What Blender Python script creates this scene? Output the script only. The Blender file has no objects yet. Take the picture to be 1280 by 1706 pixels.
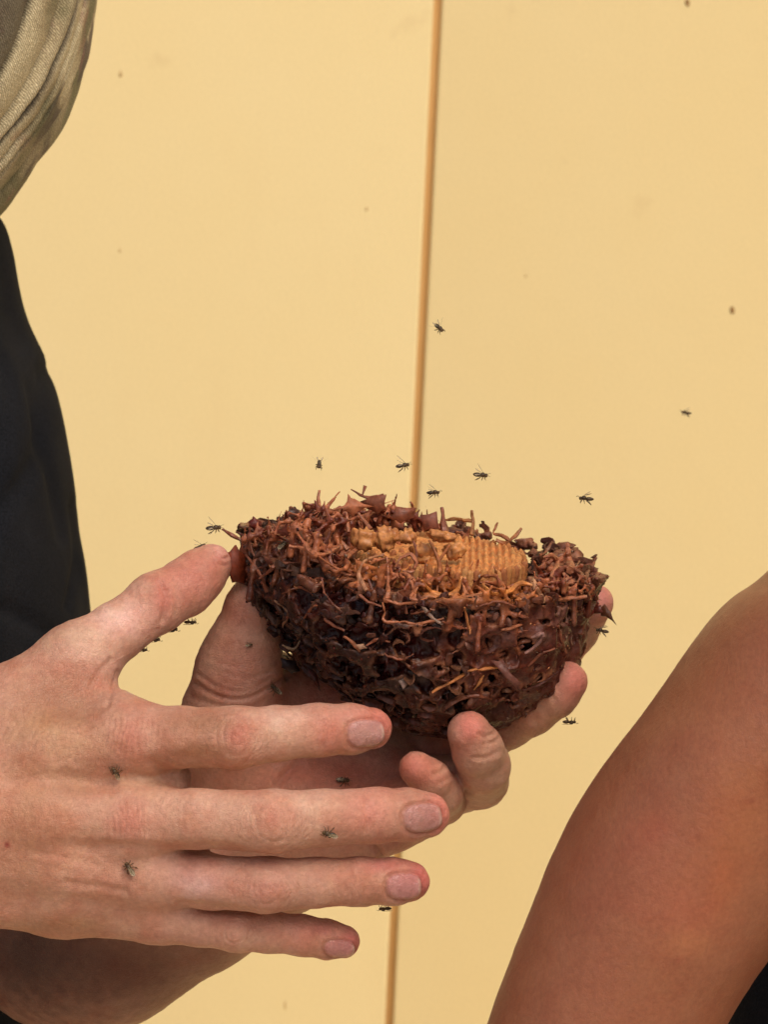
import bpy, math, random
import numpy as np
from mathutils import Matrix, Vector
from mathutils.bvhtree import BVHTree
R = math.radians
rng = np.random.default_rng(7)
random.seed(7)
SC = bpy.context.scene
COL = SC.collection

# ------------------------------------------------------------------ camera, world, sun
S = 5.3            # photograph pixels per millimetre at the working distance
DIST = 1500.0      # millimetres from the lens to the hands
PITCH, ROLL = R(7), R(2.7)
f0 = np.array([0, math.cos(PITCH), -math.sin(PITCH)])
u0 = np.array([0, math.sin(PITCH), math.cos(PITCH)])
r0 = np.array([1.0, 0, 0])
RT = r0 * math.cos(ROLL) + u0 * math.sin(ROLL)
UP = -r0 * math.sin(ROLL) + u0 * math.cos(ROLL)
BK = -f0
CEN = np.array([0, 0, 1.30])
FR = np.stack([RT, UP, BK])          # rows: right, up, towards the camera
cam_loc = CEN + BK * DIST / 1000
cd = bpy.data.cameras.new('camera')
cam = bpy.data.objects.new('camera', cd); COL.objects.link(cam)
cam.matrix_world = Matrix(((RT[0], UP[0], BK[0], cam_loc[0]), (RT[1], UP[1], BK[1], cam_loc[1]),
                           (RT[2], UP[2], BK[2], cam_loc[2]), (0, 0, 0, 1)))
cd.sensor_fit = 'HORIZONTAL'; cd.sensor_width = 36
cd.lens = 36 * DIST / (1280 / S)
cd.clip_start = 0.05; cd.clip_end = 200
cd.dof.use_dof = True; cd.dof.focus_distance = DIST / 1000 - 0.01; cd.dof.aperture_fstop = 45
SC.camera = cam

SUN_EL, SUN_AZ = R(53), R(24)        # azimuth: to the right of the camera's back
to_sun = Vector((math.sin(SUN_AZ) * math.cos(SUN_EL), -math.cos(SUN_AZ) * math.cos(SUN_EL), math.sin(SUN_EL)))
w = bpy.data.worlds.new('World'); SC.world = w; w.use_nodes = True
wt = w.node_tree; bg = wt.nodes['Background']; bg.inputs[1].default_value = 0.12
sky = wt.nodes.new('ShaderNodeTexSky'); sky.sky_type = 'NISHITA'; sky.sun_disc = False
sky.sun_elevation = SUN_EL; sky.sun_rotation = math.pi - SUN_AZ
sky.dust_density = 4.0; sky.air_density = 1.0; sky.ozone_density = 0.6
wt.links.new(sky.outputs[0], bg.inputs[0])
sd = bpy.data.lights.new('sun', 'SUN'); sd.energy = 1.5; sd.angle = R(42); sd.color = (1.0, 0.90, 0.78)
sun = bpy.data.objects.new('sun', sd); COL.objects.link(sun)
sun.rotation_euler = to_sun.to_track_quat('Z', 'Y').to_euler()
SC.view_settings.view_transform = 'Standard'; SC.view_settings.look = 'None'
SC.view_settings.gamma = 1; SC.view_settings.exposure = 0.16

# ------------------------------------------------------------------ coordinate helpers (view frame, millimetres)
def V(px, py, w=0.0):
    f = (DIST - w) / DIST
    return np.array([(px - 640) / S * f, (853 - py) / S * f, w])
def RR(r, w=0.0):
    return r / S * (DIST - w) / DIST
def world(P):
    return CEN + (np.asarray(P) @ FR) / 1000
def topx(P):
    f = DIST / (DIST - P[:, 2])
    return 640 + P[:, 0] * S * f, 853 - P[:, 1] * S * f

# ------------------------------------------------------------------ numeric tools
_ng = {}
def vn(P, scale, seed=0):
    """smooth value noise, -1..1"""
    if seed not in _ng:
        _ng[seed] = np.random.default_rng(seed + 100).uniform(-1, 1, (32, 32, 32)).astype(np.float32)
    G = _ng[seed]
    Q = np.asarray(P, dtype=np.float32) / np.float32(scale) + 1000
    i = np.floor(Q).astype(np.int32); t = Q - i; t = t * t * (3 - 2 * t)
    i &= 31; j = (i + 1) & 31
    x, y, z = i[..., 0], i[..., 1], i[..., 2]; X, Y, Z = j[..., 0], j[..., 1], j[..., 2]
    a, b, c = t[..., 0], t[..., 1], t[..., 2]
    return ((G[x, y, z] * (1 - a) + G[X, y, z] * a) * (1 - b) + (G[x, Y, z] * (1 - a) + G[X, Y, z] * a) * b) * (1 - c) + \
           ((G[x, y, Z] * (1 - a) + G[X, y, Z] * a) * (1 - b) + (G[x, Y, Z] * (1 - a) + G[X, Y, Z] * a) * b) * c

def vng(fld, scale, seed=0):
    """the same noise on a whole field, one axis at a time"""
    vn(np.zeros((1, 3)), 1, seed); R_ = _ng[seed]
    for ax in range(3):
        q = np.float32(fld.ax[ax]) / np.float32(scale) + 1000
        i = np.floor(q).astype(np.int32); t = q - i; t = t * t * (3 - 2 * t)
        M = np.zeros((len(q), 32), np.float32); r = np.arange(len(q))
        M[r, i & 31] = 1 - t; M[r, (i + 1) & 31] = t
        R_ = np.moveaxis(np.tensordot(M, R_, (1, ax)), 0, ax)
    return np.ascontiguousarray(R_)

def smin(a, b, k):
    h = np.maximum(k - np.abs(a - b), 0) / k
    return np.minimum(a, b) - h * h * k * 0.25

class Field:
    def __init__(s, lo, hi, h):
        s.lo = np.array(lo, float); s.h = h
        s.n = np.ceil((np.array(hi) - s.lo) / h).astype(int) + 1
        s.ax = [(s.lo[i] + np.arange(s.n[i]) * h).astype(np.float32) for i in range(3)]
        s.d = np.full(s.n, 30.0, np.float32)
    def new(s):
        g = object.__new__(Field); g.lo, g.h, g.n, g.ax = s.lo, s.h, s.n, s.ax
        g.d = np.full(s.n, 30.0, np.float32); return g
    def sl(s, a, b):
        i0 = np.clip(np.floor((a - s.lo) / s.h).astype(int), 0, s.n); i1 = np.clip(np.ceil((b - s.lo) / s.h).astype(int) + 1, 0, s.n)
        return tuple(slice(i0[k], i1[k]) for k in range(3))
    def cone(s, a, b, ra, rb, k=3.0, q=1.0):
        a = np.asarray(a, float); b = np.asarray(b, float)
        m = max(ra, rb) * max(1, q) + k + 2.5
        sl = s.sl(np.minimum(a, b) - m, np.maximum(a, b) + m)
        X = s.ax[0][sl[0]][:, None, None]; Y = s.ax[1][sl[1]][None, :, None]; Z = s.ax[2][sl[2]][None, None, :]
        if X.size == 0 or Y.size == 0 or Z.size == 0: return
        ba = b - a; l2 = max(float(ba @ ba), 1e-6)
        x, y, z = X - a[0], Y - a[1], Z - a[2]
        t = np.clip((x * ba[0] + y * ba[1] + z * ba[2]) / l2, 0, 1)
        e = np.sqrt((x - t * ba[0]) ** 2 + (y - t * ba[1]) ** 2 + ((z - t * ba[2]) / q) ** 2) - (ra + (rb - ra) * t)
        s.d[sl] = smin(s.d[sl], e.astype(np.float32), k)
    def chain(s, pts, k=3.0, q=1.0):
        """pts: (px, py, w, radius in px)"""
        P = [(V(p[0], p[1], p[2]), RR(p[3], p[2])) for p in pts]
        if len(P) == 1: P = P * 2
        for (a, ra), (b, rb) in zip(P[:-1], P[1:]): s.cone(a, b, ra, rb, k, q)
    def carve(s, c, rad, axes, k=1.0, warp=None):
        """subtract an ellipsoid: centre, three radii, rows of axes"""
        m = max(rad) + k + 1
        sl = s.sl(c - m, c + m)
        X = s.ax[0][sl[0]][:, None, None] - c[0]; Y = s.ax[1][sl[1]][None, :, None] - c[1]; Z = s.ax[2][sl[2]][None, None, :] - c[2]
        if X.size == 0 or Y.size == 0 or Z.size == 0: return
        q = 0
        for i in range(3):
            q = q + ((X * axes[i][0] + Y * axes[i][1] + Z * axes[i][2]) / rad[i]) ** 2
        e = (np.sqrt(q) - 1) * min(rad)
        if warp is not None: e = e + 0.9 * warp[sl]
        s.d[sl] = -smin(-s.d[sl], e.astype(np.float32), k)
    def grid(s):
        return np.stack(np.meshgrid(*s.ax, indexing='ij'), -1)
    def mesh(s):
        D = s.d; ins = D < 0
        c = np.zeros(s.n - 1, np.int8)
        for dx in (0, 1):
            for dy in (0, 1):
                for dz in (0, 1):
                    c += ins[dx:s.n[0] - 1 + dx, dy:s.n[1] - 1 + dy, dz:s.n[2] - 1 + dz]
        act = (c > 0) & (c < 8)
        idx = np.argwhere(act)
        ids = np.full(act.shape, -1, np.int32); ids[act] = np.arange(len(idx))
        pos = np.zeros((len(idx), 3)); cnt = np.zeros(len(idx))
        for ax in range(3):
            o = [k for k in range(3) if k != ax]
            for p in (0, 1):
                for q in (0, 1):
                    A = np.zeros(3, int); A[o[0]] = p; A[o[1]] = q
                    Bo = A.copy(); Bo[ax] = 1
                    ia = idx + A; ib = idx + Bo
                    da = D[ia[:, 0], ia[:, 1], ia[:, 2]]; db = D[ib[:, 0], ib[:, 1], ib[:, 2]]
                    cr = (da < 0) != (db < 0)
                    t = np.where(cr, da / np.where(cr, da - db, 1), 0)
                    P = np.tile(A.astype(float), (len(idx), 1)); P[:, ax] = t
                    pos += P * cr[:, None]; cnt += cr
        vs = s.lo + (idx + pos / cnt[:, None]) * s.h
        qs = []
        for ax in range(3):
            o = [k for k in range(3) if k != ax]
            sa = [slice(None)] * 3; sb = [slice(None)] * 3
            sa[ax] = slice(0, s.n[ax] - 1); sb[ax] = slice(1, s.n[ax])
            for k in o: sa[k] = slice(1, s.n[k] - 1); sb[k] = slice(1, s.n[k] - 1)
            a = ins[tuple(sa)]; b = ins[tuple(sb)]
            e = np.argwhere(a != b); fl = a[a != b]
            off = np.ones(3, int); off[ax] = 0
            e = e + off
            def cid(p, q):
                g = e.copy(); g[:, o[0]] -= p; g[:, o[1]] -= q
                return ids[g[:, 0], g[:, 1], g[:, 2]]
            Q = np.stack([cid(1, 1), cid(0, 1), cid(0, 0), cid(1, 0)], 1)
            if ax == 1: fl = ~fl
            Q[~fl] = Q[~fl][:, ::-1]
            qs.append(Q)
        F = np.concatenate(qs)
        return vs, F

def normals(vs, F):
    n = np.cross(vs[F[:, 2]] - vs[F[:, 0]], vs[F[:, 3]] - vs[F[:, 1]])
    N = np.zeros_like(vs)
    for k in range(4): np.add.at(N, F[:, k], n)
    return N / (np.linalg.norm(N, axis=1, keepdims=True) + 1e-9)

def seg_dist(px, py, pts):
    d = np.full(px.shape, 1e9)
    for (x0, y0), (x1, y1) in zip(pts[:-1], pts[1:]):
        dx, dy = x1 - x0, y1 - y0
        t = np.clip(((px - x0) * dx + (py - y0) * dy) / (dx * dx + dy * dy), 0, 1)
        d = np.minimum(d, np.hypot(px - x0 - t * dx, py - y0 - t * dy))
    return d
def smooth(pts, n=6):
    P = np.array(pts, float)
    if len(P) < 3: return P
    Q = np.vstack([2 * P[0] - P[1], P, 2 * P[-1] - P[-2]]); out = []
    for i in range(1, len(Q) - 2):
        for t in np.linspace(0, 1, n, endpoint=False):
            a, b, c, d = Q[i - 1:i + 3]
            out.append(0.5 * ((2 * b) + (-a + c) * t + (2 * a - 5 * b + 4 * c - d) * t * t + (-a + 3 * b - 3 * c + d) * t ** 3))
    out.append(P[-1]); return np.array(out)

# ------------------------------------------------------------------ object helpers
def make_mesh(name, P, F, mat, parent=None, col=None, extra=None, shade=True, in_world=False):
    """P in view millimetres (or world metres); becomes local to the parent's location"""
    W = np.asarray(P) if in_world else world(P)
    org = np.array(parent_loc(parent))
    L = (W - org).astype(np.float32)
    me = bpy.data.meshes.new(name)
    F = np.asarray(F) if not isinstance(F, list) else F
    if isinstance(F, np.ndarray):
        k = F.shape[1]
        me.vertices.add(len(L)); me.vertices.foreach_set('co', L.ravel())
        me.loops.add(F.size); me.loops.foreach_set('vertex_index', F.astype(np.int32).ravel())
        me.polygons.add(len(F)); me.polygons.foreach_set('loop_start', np.arange(0, F.size, k, dtype=np.int32))
        me.update(calc_edges=True)
    else:
        me.from_pydata([tuple(v) for v in L], [], F); me.update()
    if shade: me.polygons.foreach_set('use_smooth', np.ones(len(me.polygons), bool))
    if col is not None:
        a = me.color_attributes.new('col', 'FLOAT_COLOR', 'POINT')
        c = np.ones((len(L), 4), np.float32); c[:, :3] = col; a.data.foreach_set('color', c.ravel())
    if extra:
        for k, v in extra.items():
            a = me.attributes.new(k, 'FLOAT', 'POINT'); a.data.foreach_set('value', v.astype(np.float32))
    me.materials.append(mat)
    o = bpy.data.objects.new(name, me); COL.objects.link(o)
    if parent: o.parent = parent
    return o
def parent_loc(p):
    L = Vector((0, 0, 0))
    while p is not None: L += p.location; p = p.parent
    return L
def tag(o, label=None, cat=None, group=None, kind=None):
    if label: o['label'] = label
    if cat: o['category'] = cat
    if group: o['group'] = group
    if kind: o['kind'] = kind
    return o
def thing(name, loc, label, cat, group=None):
    o = bpy.data.objects.new(name, None); COL.objects.link(o); o.location = Vector([float(c) for c in loc])
    o.empty_display_size = 0.02
    return tag(o, label, cat, group)
def srgb(r, g, b):
    c = np.array([r, g, b]) / 255.0
    return np.where(c <= 0.04045, c / 12.92, ((c + 0.055) / 1.055) ** 2.4)

# ------------------------------------------------------------------ materials
class NT:
    def __init__(s, name):
        s.m = bpy.data.materials.new(name); s.m.use_nodes = True; s.t = s.m.node_tree
        s.b = s.t.nodes['Principled BSDF']; s.tc = s.t.nodes.new('ShaderNodeTexCoord')
    def n(s, typ, **kw):
        x = s.t.nodes.new(typ)
        for k, v in kw.items():
            if isinstance(k, str) and hasattr(x, k): setattr(x, k, v)
        return x
    def l(s, a, b): s.t.links.new(a, b)
    def noise(s, scale, detail=4, rough=0.55, vec=None, stretch=None):
        x = s.n('ShaderNodeTexNoise'); x.inputs['Scale'].default_value = scale
        x.inputs['Detail'].default_value = detail; x.inputs['Roughness'].default_value = rough
        v = vec or s.tc.outputs['Object']
        if stretch:
            mp = s.n('ShaderNodeMapping'); mp.inputs['Scale'].default_value = stretch; s.l(v, mp.inputs[0]); v = mp.outputs[0]
        s.l(v, x.inputs['Vector']); return x.outputs['Fac']
    def voro(s, scale, feature='F1', vec=None):
        x = s.n('ShaderNodeTexVoronoi'); x.feature = feature; x.inputs['Scale'].default_value = scale
        s.l(vec or s.tc.outputs['Object'], x.inputs['Vector']); return x.outputs['Distance']
    def ramp(s, fac, stops):
        x = s.n('ShaderNodeValToRGB'); r = x.color_ramp
        while len(r.elements) < len(stops): r.elements.new(0.5)
        for e, (p, c) in zip(r.elements, stops):
            e.position = p; e.color = (*c, 1) if hasattr(c, '__len__') else (c, c, c, 1)
        s.l(fac, x.inputs[0]); return x.outputs['Color']
    def mix(s, fac, a, b, typ='MIX'):
        x = s.n('ShaderNodeMix'); x.data_type = 'RGBA'; x.blend_type = typ
        for sock, v in ((x.inputs[0], fac), (x.inputs[6], a), (x.inputs[7], b)):
            if hasattr(v, 'node'): s.l(v, sock)
            elif hasattr(v, '__len__'): sock.default_value = (*v, 1)
            else: sock.default_value = v
        return x.outputs[2]
    def mul(s, a, k, op='MULTIPLY'):
        x = s.n('ShaderNodeMath'); x.operation = op
        for sock, v in ((x.inputs[0], a), (x.inputs[1], k)):
            if hasattr(v, 'node'): s.l(v, sock)
            else: sock.default_value = v
        return x.outputs[0]
    def bump(s, h, dist, strength=1.0, prev=None):
        x = s.n('ShaderNodeBump'); x.inputs['Distance'].default_value = dist; x.inputs['Strength'].default_value = strength
        s.l(h, x.inputs['Height'])
        if prev: s.l(prev, x.inputs['Normal'])
        return x.outputs[0]
    def attr(s, name):
        x = s.n('ShaderNodeAttribute'); x.attribute_name = name; return x
    def set(s, **kw):
        for k, v in kw.items():
            k = k.replace('_', ' ')
            if hasattr(v, 'node'): s.l(v, s.b.inputs[k])
            elif hasattr(v, '__len__') and len(v) == 3 and k == 'Base Color': s.b.inputs[k].default_value = (*v, 1)
            else: s.b.inputs[k].default_value = v
        return s.m

def skin_material(name, rough=0.5, spec=0.4):
    m = NT(name)
    c = m.attr('col').outputs['Color']
    blot = m.noise(90, 5, 0.6); fine = m.noise(700, 3, 0.6)
    c = m.mix(m.ramp(blot, [(0.42, 0.0), (0.7, 0.9 if rough > .45 else 0.5)]), c, (0.90, 0.70, 0.64), 'MULTIPLY')
    c = m.mix(m.ramp(m.noise(190, 4, 0.6), [(0.45, 0.0), (0.75, 0.8 if rough > .45 else 0.4)]), c, (1.08, 1.16, 1.10), 'MULTIPLY')
    c2 = m.mix(1.0, c, m.ramp(fine, [(0.3, (0.86, 0.84, 0.83)), (0.7, (1.08, 1.08, 1.08))]), 'MULTIPLY')
    cr = m.voro(1100, 'DISTANCE_TO_EDGE')
    n1 = m.bump(m.ramp(cr, [(0.0, 0.0), (0.12, 1.0)]), 0.00012, 0.8 if rough > .45 else 0.35)
    n2 = m.bump(m.noise(450, 4, 0.65), 0.0005, 0.65 if rough > .45 else 0.3, n1)
    n2 = m.bump(m.noise(130, 3, 0.6), 0.0008, 0.35, n2)
    nail = m.attr('nail').outputs['Fac']
    rr = m.mix(nail, (rough + 0.02,) * 3, (0.24,) * 3)
    return m.set(Base_Color=c2, Normal=n2, Roughness=rr, Specular_IOR_Level=spec, Subsurface_Weight=0.22,
                 Subsurface_Radius=(1.0, 0.32, 0.16), Subsurface_Scale=0.0035)
M_skin = skin_material('pale_skin', 0.5, 0.35)
M_tan = skin_material('tanned_skin', 0.42, 0.45)

def wax_material(name, rough=0.42, bumpy=0.0006):
    m = NT(name)
    c = m.attr('col').outputs['Color']
    c = m.mix(1.0, c, m.ramp(m.noise(420, 5, 0.65), [(0.25, (0.5, 0.45, 0.45)), (0.5, (1, 1, 1)), (0.75, (1.5, 1.4, 1.35))]), 'MULTIPLY')
    if name == 'dark_wax': c = m.mix(1.0, c, (0.88, 0.70, 0.62), 'MULTIPLY')
    if name == 'brown_wax': c = m.mix(1.0, c, (0.96, 0.82, 0.76), 'MULTIPLY')
    n = m.bump(m.noise(900, 4, 0.6), bumpy, 0.6)
    n = m.bump(m.noise(260, 3, 0.6), bumpy * 2, 0.5, n)
    return m.set(Base_Color=c, Normal=n, Roughness=m.ramp(m.noise(300, 3), [(0.35, rough - 0.22), (0.65, rough + 0.2)]),
                 Specular_IOR_Level=0.35, Subsurface_Weight=0.08, Subsurface_Radius=(1.0, 0.35, 0.1), Subsurface_Scale=0.0015)
M_wax = wax_material('dark_wax')
M_strut = wax_material('brown_wax', 0.5, 0.0004)
M_comb = wax_material('amber_comb_wax', 0.5, 0.0003)

def paint_mat(name, A, B):
    m = NT(name)
    t1 = m.noise(2.2, 5, 0.6); t2 = m.noise(60, 6, 0.7)
    c = m.ramp(t1, [(0.3, srgb(*A)), (0.7, srgb(*B))])
    c = m.mix(m.ramp(m.noise(14, 6, 0.7, stretch=(1, 1, 0.25)), [(0.55, 0.0), (0.8, 0.22)]), c, srgb(226, 194, 136))
    c = m.mix(m.ramp(m.noise(35, 3, 0.5), [(0.68, 0.0), (0.78, 0.35)]), c, srgb(215, 185, 130))
    c = m.mix(1.0, c, m.ramp(m.noise(900, 2, 0.5), [(0.3, (0.965,) * 3), (0.7, (1.03,) * 3)]), 'MULTIPLY')
    nn = m.bump(t2, 0.0006, 0.35); nn = m.bump(m.noise(500, 3), 0.0002, 0.3, nn)
    return m.set(Base_Color=c, Normal=nn, Roughness=0.5, Specular_IOR_Level=0.3)
M_wall = paint_mat('cream_paint', (240, 217, 160), (238, 211, 148))
M_wall_lit = paint_mat('cream_paint_lit', (240, 218, 162), (238, 213, 152))  # same paint, left panels a touch paler to stand for stronger light
m = NT('joint_paint')
M_joint = m.set(Base_Color=m.ramp(m.noise(30, 5), [(0.3, srgb(222, 176, 108)), (0.7, srgb(232, 188, 120))]), Roughness=0.7)
m = NT('speck_dirt'); M_speck = m.set(Base_Color=m.ramp(m.noise(800, 3), [(0.3, srgb(120, 84, 40)), (0.7, srgb(165, 122, 62))]), Roughness=0.8)
m = NT('faint_speck_dirt'); M_faint = m.set(Base_Color=m.ramp(m.noise(800, 3), [(0.3, srgb(196, 162, 108)), (0.7, srgb(214, 182, 126))]), Roughness=0.8)
m = NT('paving'); M_ground = m.set(Base_Color=m.ramp(m.noise(3, 8, 0.65), [(0.3, (0.46, 0.38, 0.28)), (0.7, (0.60, 0.50, 0.38))]), Roughness=0.9)

m = NT('black_cotton')
c = m.ramp(m.noise(14, 4), [(0.3, (0.004, 0.0045, 0.006)), (0.7, (0.012, 0.0125, 0.015))])
wv = m.noise(1500, 2, 0.5)
c = m.mix(1.0, c, m.ramp(wv, [(0.3, (0.6,) * 3), (0.7, (1.5,) * 3)]), 'MULTIPLY')
M_shirt = m.set(Base_Color=c, Roughness=0.95, Specular_IOR_Level=0.1, Normal=m.bump(wv, 0.0004, 0.5))

m = NT('camouflage_net')
n1 = m.noise(24, 3, 0.5); n2 = m.noise(38, 3, 0.55, stretch=(1, 1.3, 0.8)); n3 = m.noise(60, 4, 0.6)
c = m.ramp(n1, [(0.42, srgb(206, 190, 150)), (0.5, srgb(180, 162, 124)), (0.58, srgb(130, 122, 86))])
c = m.mix(m.ramp(n2, [(0.56, 0.0), (0.62, 0.8)]), c, srgb(92, 78, 66))
c = m.mix(m.ramp(n3, [(0.58, 0.0), (0.68, 0.5)]), c, srgb(168, 120, 100))
c = m.mix(m.attr('band_shade').outputs['Fac'], c, srgb(50, 40, 32))  # mask holds the dark camouflage bands and the painted fold shadows
wave = m.n('ShaderNodeTexWave'); wave.inputs['Scale'].default_value = 420; wave.inputs['Distortion'].default_value = 5.0; wave.inputs['Detail Scale'].default_value = 3.0
wave.inputs['Detail'].default_value = 2; wave.bands_direction = 'DIAGONAL'; m.l(m.tc.outputs['Object'], wave.inputs[0])
vr = m.voro(900, 'F1')
weave = m.mul(wave.outputs['Fac'], m.ramp(vr, [(0.1, 1.3), (0.7, 0.6)]))
c = m.mix(1.0, c, m.ramp(weave, [(0.1, (0.6, 0.57, 0.52)), (0.8, (1.2,) * 3)]), 'MULTIPLY')
M_camo = m.set(Base_Color=c, Roughness=0.85, Normal=m.bump(weave, 0.0005, 0.7))

m = NT('bee_black')
M_bee = m.set(Base_Color=m.ramp(m.noise(900, 3), [(0.35, (0.018, 0.010, 0.004)), (0.7, (0.10, 0.052, 0.016))]), Roughness=0.55)
m = NT('bee_legs'); M_leg = m.set(Base_Color=m.ramp(m.noise(900, 2), [(0.3, (0.07, 0.036, 0.012)), (0.7, (0.16, 0.09, 0.03))]), Roughness=0.5)
m = NT('bee_wing')
M_wing = m.set(Base_Color=m.ramp(m.noise(1200, 3), [(0.35, (0.36, 0.27, 0.15)), (0.7, (0.6, 0.5, 0.34))]), Roughness=0.25, Alpha=0.5)

# ------------------------------------------------------------------ setting
def box(name, lo, hi, mat, parent=None, bev=0.0):
    import bmesh
    bm = bmesh.new(); bmesh.ops.create_cube(bm, size=1)
    lo, hi = np.array(lo), np.array(hi); o = np.array(parent_loc(parent))
    for v in bm.verts:
        for k in range(3): v.co[k] = (lo[k] + hi[k]) / 2 + v.co[k] * (hi[k] - lo[k]) - o[k]
    if bev:
        bmesh.ops.bevel(bm, geom=[e for e in bm.edges], offset=bev, segments=4, profile=0.5, affect='EDGES')
    me = bpy.data.meshes.new(name); bm.to_mesh(me); bm.free(); me.materials.append(mat)
    for p in me.polygons: p.use_smooth = True
    o = bpy.data.objects.new(name, me); COL.objects.link(o); o.parent = parent
    return o
g = make_mesh('ground', [(-30, -30, 0), (30, -30, 0), (30, 30, 0), (-30, 30, 0)], [(0, 1, 2, 3)], M_ground, in_world=True)  # out of view, put in to bounce light onto undersides and wall
tag(g, kind='structure')
WALL_Y = 0.66
def wall_pt(px, py):
    d = V(px, py, 0) - np.array([0, 0, DIST]); d = d @ FR
    t = (WALL_Y - cam_loc[1]) / d[1]
    return cam_loc + d * t
jx = wall_pt(689, 853)[0]
wall = thing('wall', (jx, WALL_Y, 0), 'smooth cream painted panel wall behind the people, split by one vertical joint', 'wall')
GAP = 0.0034
box('backing_board', (jx - 2.45, WALL_Y + 0.0046, 0), (jx + 2.45, WALL_Y + 0.04, 2.8), M_joint, wall)
for x0, x1 in ((jx - 2.44, jx - 1.22 - GAP / 2), (jx - 1.22 + GAP / 2, jx - GAP / 2), (jx + GAP / 2, jx + 1.22 - GAP / 2), (jx + 1.22 + GAP / 2, jx + 2.44)):
    box('panel', (x0, WALL_Y, 0.001), (x1, WALL_Y + 0.0044, 2.8), M_wall_lit if x0 < jx - .1 else M_wall, wall, 0.0016)
def blob(name, c, rad, mat, parent, seed=0, nu=10, nv=7, rough=0.25, col=None, axes=None):
    P = []; F = []
    ax = np.eye(3) if axes is None else np.array(axes)
    for i in range(nv + 1):
        th = math.pi * i / nv
        for j in range(nu):
            ph = 2 * math.pi * j / nu
            P.append((math.sin(th) * math.cos(ph), math.sin(th) * math.sin(ph), math.cos(th)))
    P = np.array(P)
    P = P * (1 + rough * vn(P * 3.0 + seed * 7.3, 1.0, 3))[:, None]
    P = (P * rad) @ ax + c
    for i in range(nv):
        for j in range(nu):
            F.append((i * nu + j, (i + 1) * nu + j, (i + 1) * nu + (j + 1) % nu, i * nu + (j + 1) % nu))
    cc = None if col is None else np.tile(np.array(col), (len(P), 1))
    return make_mesh(name, P, np.array(F), mat, parent, col=cc)
for i, (px, py, rx, ry) in enumerate([(1146, 5, 4, 6), (1220, 516, 4, 7), (201, 123, 2.6, 6), (611, 348, 2, 3.5), (876, 460, 1.6, 3), (200, 418, 1.8, 4), (475, 1672, 1.5, 9)]):
    p = wall_pt(px, py); q = (p - CEN) @ FR.T * 1000
    kk = (DIST - q[2]) / DIST / S
    blob('dirt_speck', q, (rx * kk, ry * kk, 0.25), M_speck if i < 2 else M_faint, wall, i, rough=0.5)

# ------------------------------------------------------------------ colour painting of skin
def paint(P, N, base, spots, seed=0, mott=0.06):
    px, py = topx(P)
    c = np.tile(np.array(base), (len(P), 1))
    nz = vn(P, 9, seed + 1) * 0.5 + vn(P, 4, seed + 2) * 0.3 + vn(P, 1.6, seed + 3) * 0.25
    c = c * (1 + mott * nz[:, None] * np.array([1, 1.5, 1.7]))
    for (x, y, rx, ry, colr, st) in spots:
        d = ((px - x) / rx) ** 2 + ((py - y) / ry) ** 2
        d = d * (1 + 0.35 * vn(P, 3.0, seed + 4))
        k = st * np.exp(-d)
        k = np.clip(k, 0, 1) * np.clip(N[:, 2] * 2 + 1.0, 0.25, 1)
        c = c * (1 - k[:, None]) + np.array(colr) * k[:, None]
    return c
def nail_fx(P, N, px, py, cx, cy, a, b, ang, disp, col, nail, colr):
    ca, sa = math.cos(ang), math.sin(ang)
    x = ((px - cx) * ca + (py - cy) * sa) / a; y = (-(px - cx) * sa + (py - cy) * ca) / b
    r = (np.abs(x) ** 2.8 + np.abs(y) ** 2.8) ** (1 / 2.8)
    vis = (N[:, 2] > 0.05)
    ring = np.exp(-((r - 1.06) / 0.12) ** 2) * vis
    fold = np.exp(-((r - 1.38) / 0.2) ** 2) * vis
    inside = np.clip((1.02 - r) / 0.1, 0, 1) * vis
    disp -= 0.62 * ring; disp += 0.14 * fold
    disp += inside * (0.10 - 0.12 * (y ** 2))
    col[:] = col * (1 - 0.85 * inside[:, None]) + np.array(colr) * 0.85 * inside[:, None]
    lun = np.clip((1.0 - r) / 0.1, 0, 1) * np.clip((x - 0.72) / 0.16, 0, 1) * vis    # free edge
    col[:] = col * (1 - 0.55 * lun[:, None]) + srgb(226, 196, 176) * 0.55 * lun[:, None]
    col[:] = col * (1 - 0.35 * ring[:, None]) + srgb(150, 78, 62) * 0.35 * ring[:, None]
    nail[:] = np.maximum(nail, inside)

# ------------------------------------------------------------------ front hand (right hand, back towards us)
H = 0.55
lo = V(-215, 1660, 20); hi = V(790, 870, 20)
fh = Field((lo[0], lo[1], -48), (hi[0], hi[1], 48), H)
palm = fh.new()
for ch, k in [
    ([(-60, 1285, 14, 70), (80, 1250, 19, 62), (208, 1228, 21, 58)], 6),
    ([(-60, 1350, 18, 74), (80, 1358, 22, 64), (212, 1367, 23, 58)], 6),
    ([(-60, 1410, 15, 70), (100, 1432, 18, 60), (250, 1458, 18, 52)], 6),
    ([(-60, 1470, 8, 66), (100, 1497, 10, 56), (262, 1524, 11, 42)], 6),
    ([(-80, 1290, 6, 84), (20, 1195, 8, 74), (125, 1104, 4, 59)], 8),
    ([(-40, 1290, -2, 90), (200, 1295, 2, 68)], 9),
    ([(-40, 1420, -4, 90), (220, 1440, 0, 62)], 9),
    ([(40, 1200, 2, 62), (150, 1168, 2, 34)], 9),
    ([(110, 1190, 8, 45), (200, 1195, 12, 36)], 9),
    ([(-20, 1345, 4, 120), (-130, 1345, 8, 122), (-300, 1352, 12, 130)], 10),
    ([(150, 1296, 15, 44), (285, 1298, 15, 30)], 6),
    ([(150, 1410, 16, 42), (318, 1418, 15, 26)], 6),
    ([(200, 1495, 10, 34), (330, 1510, 9, 22)], 6),
]:
    palm.chain(ch, k)
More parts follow.
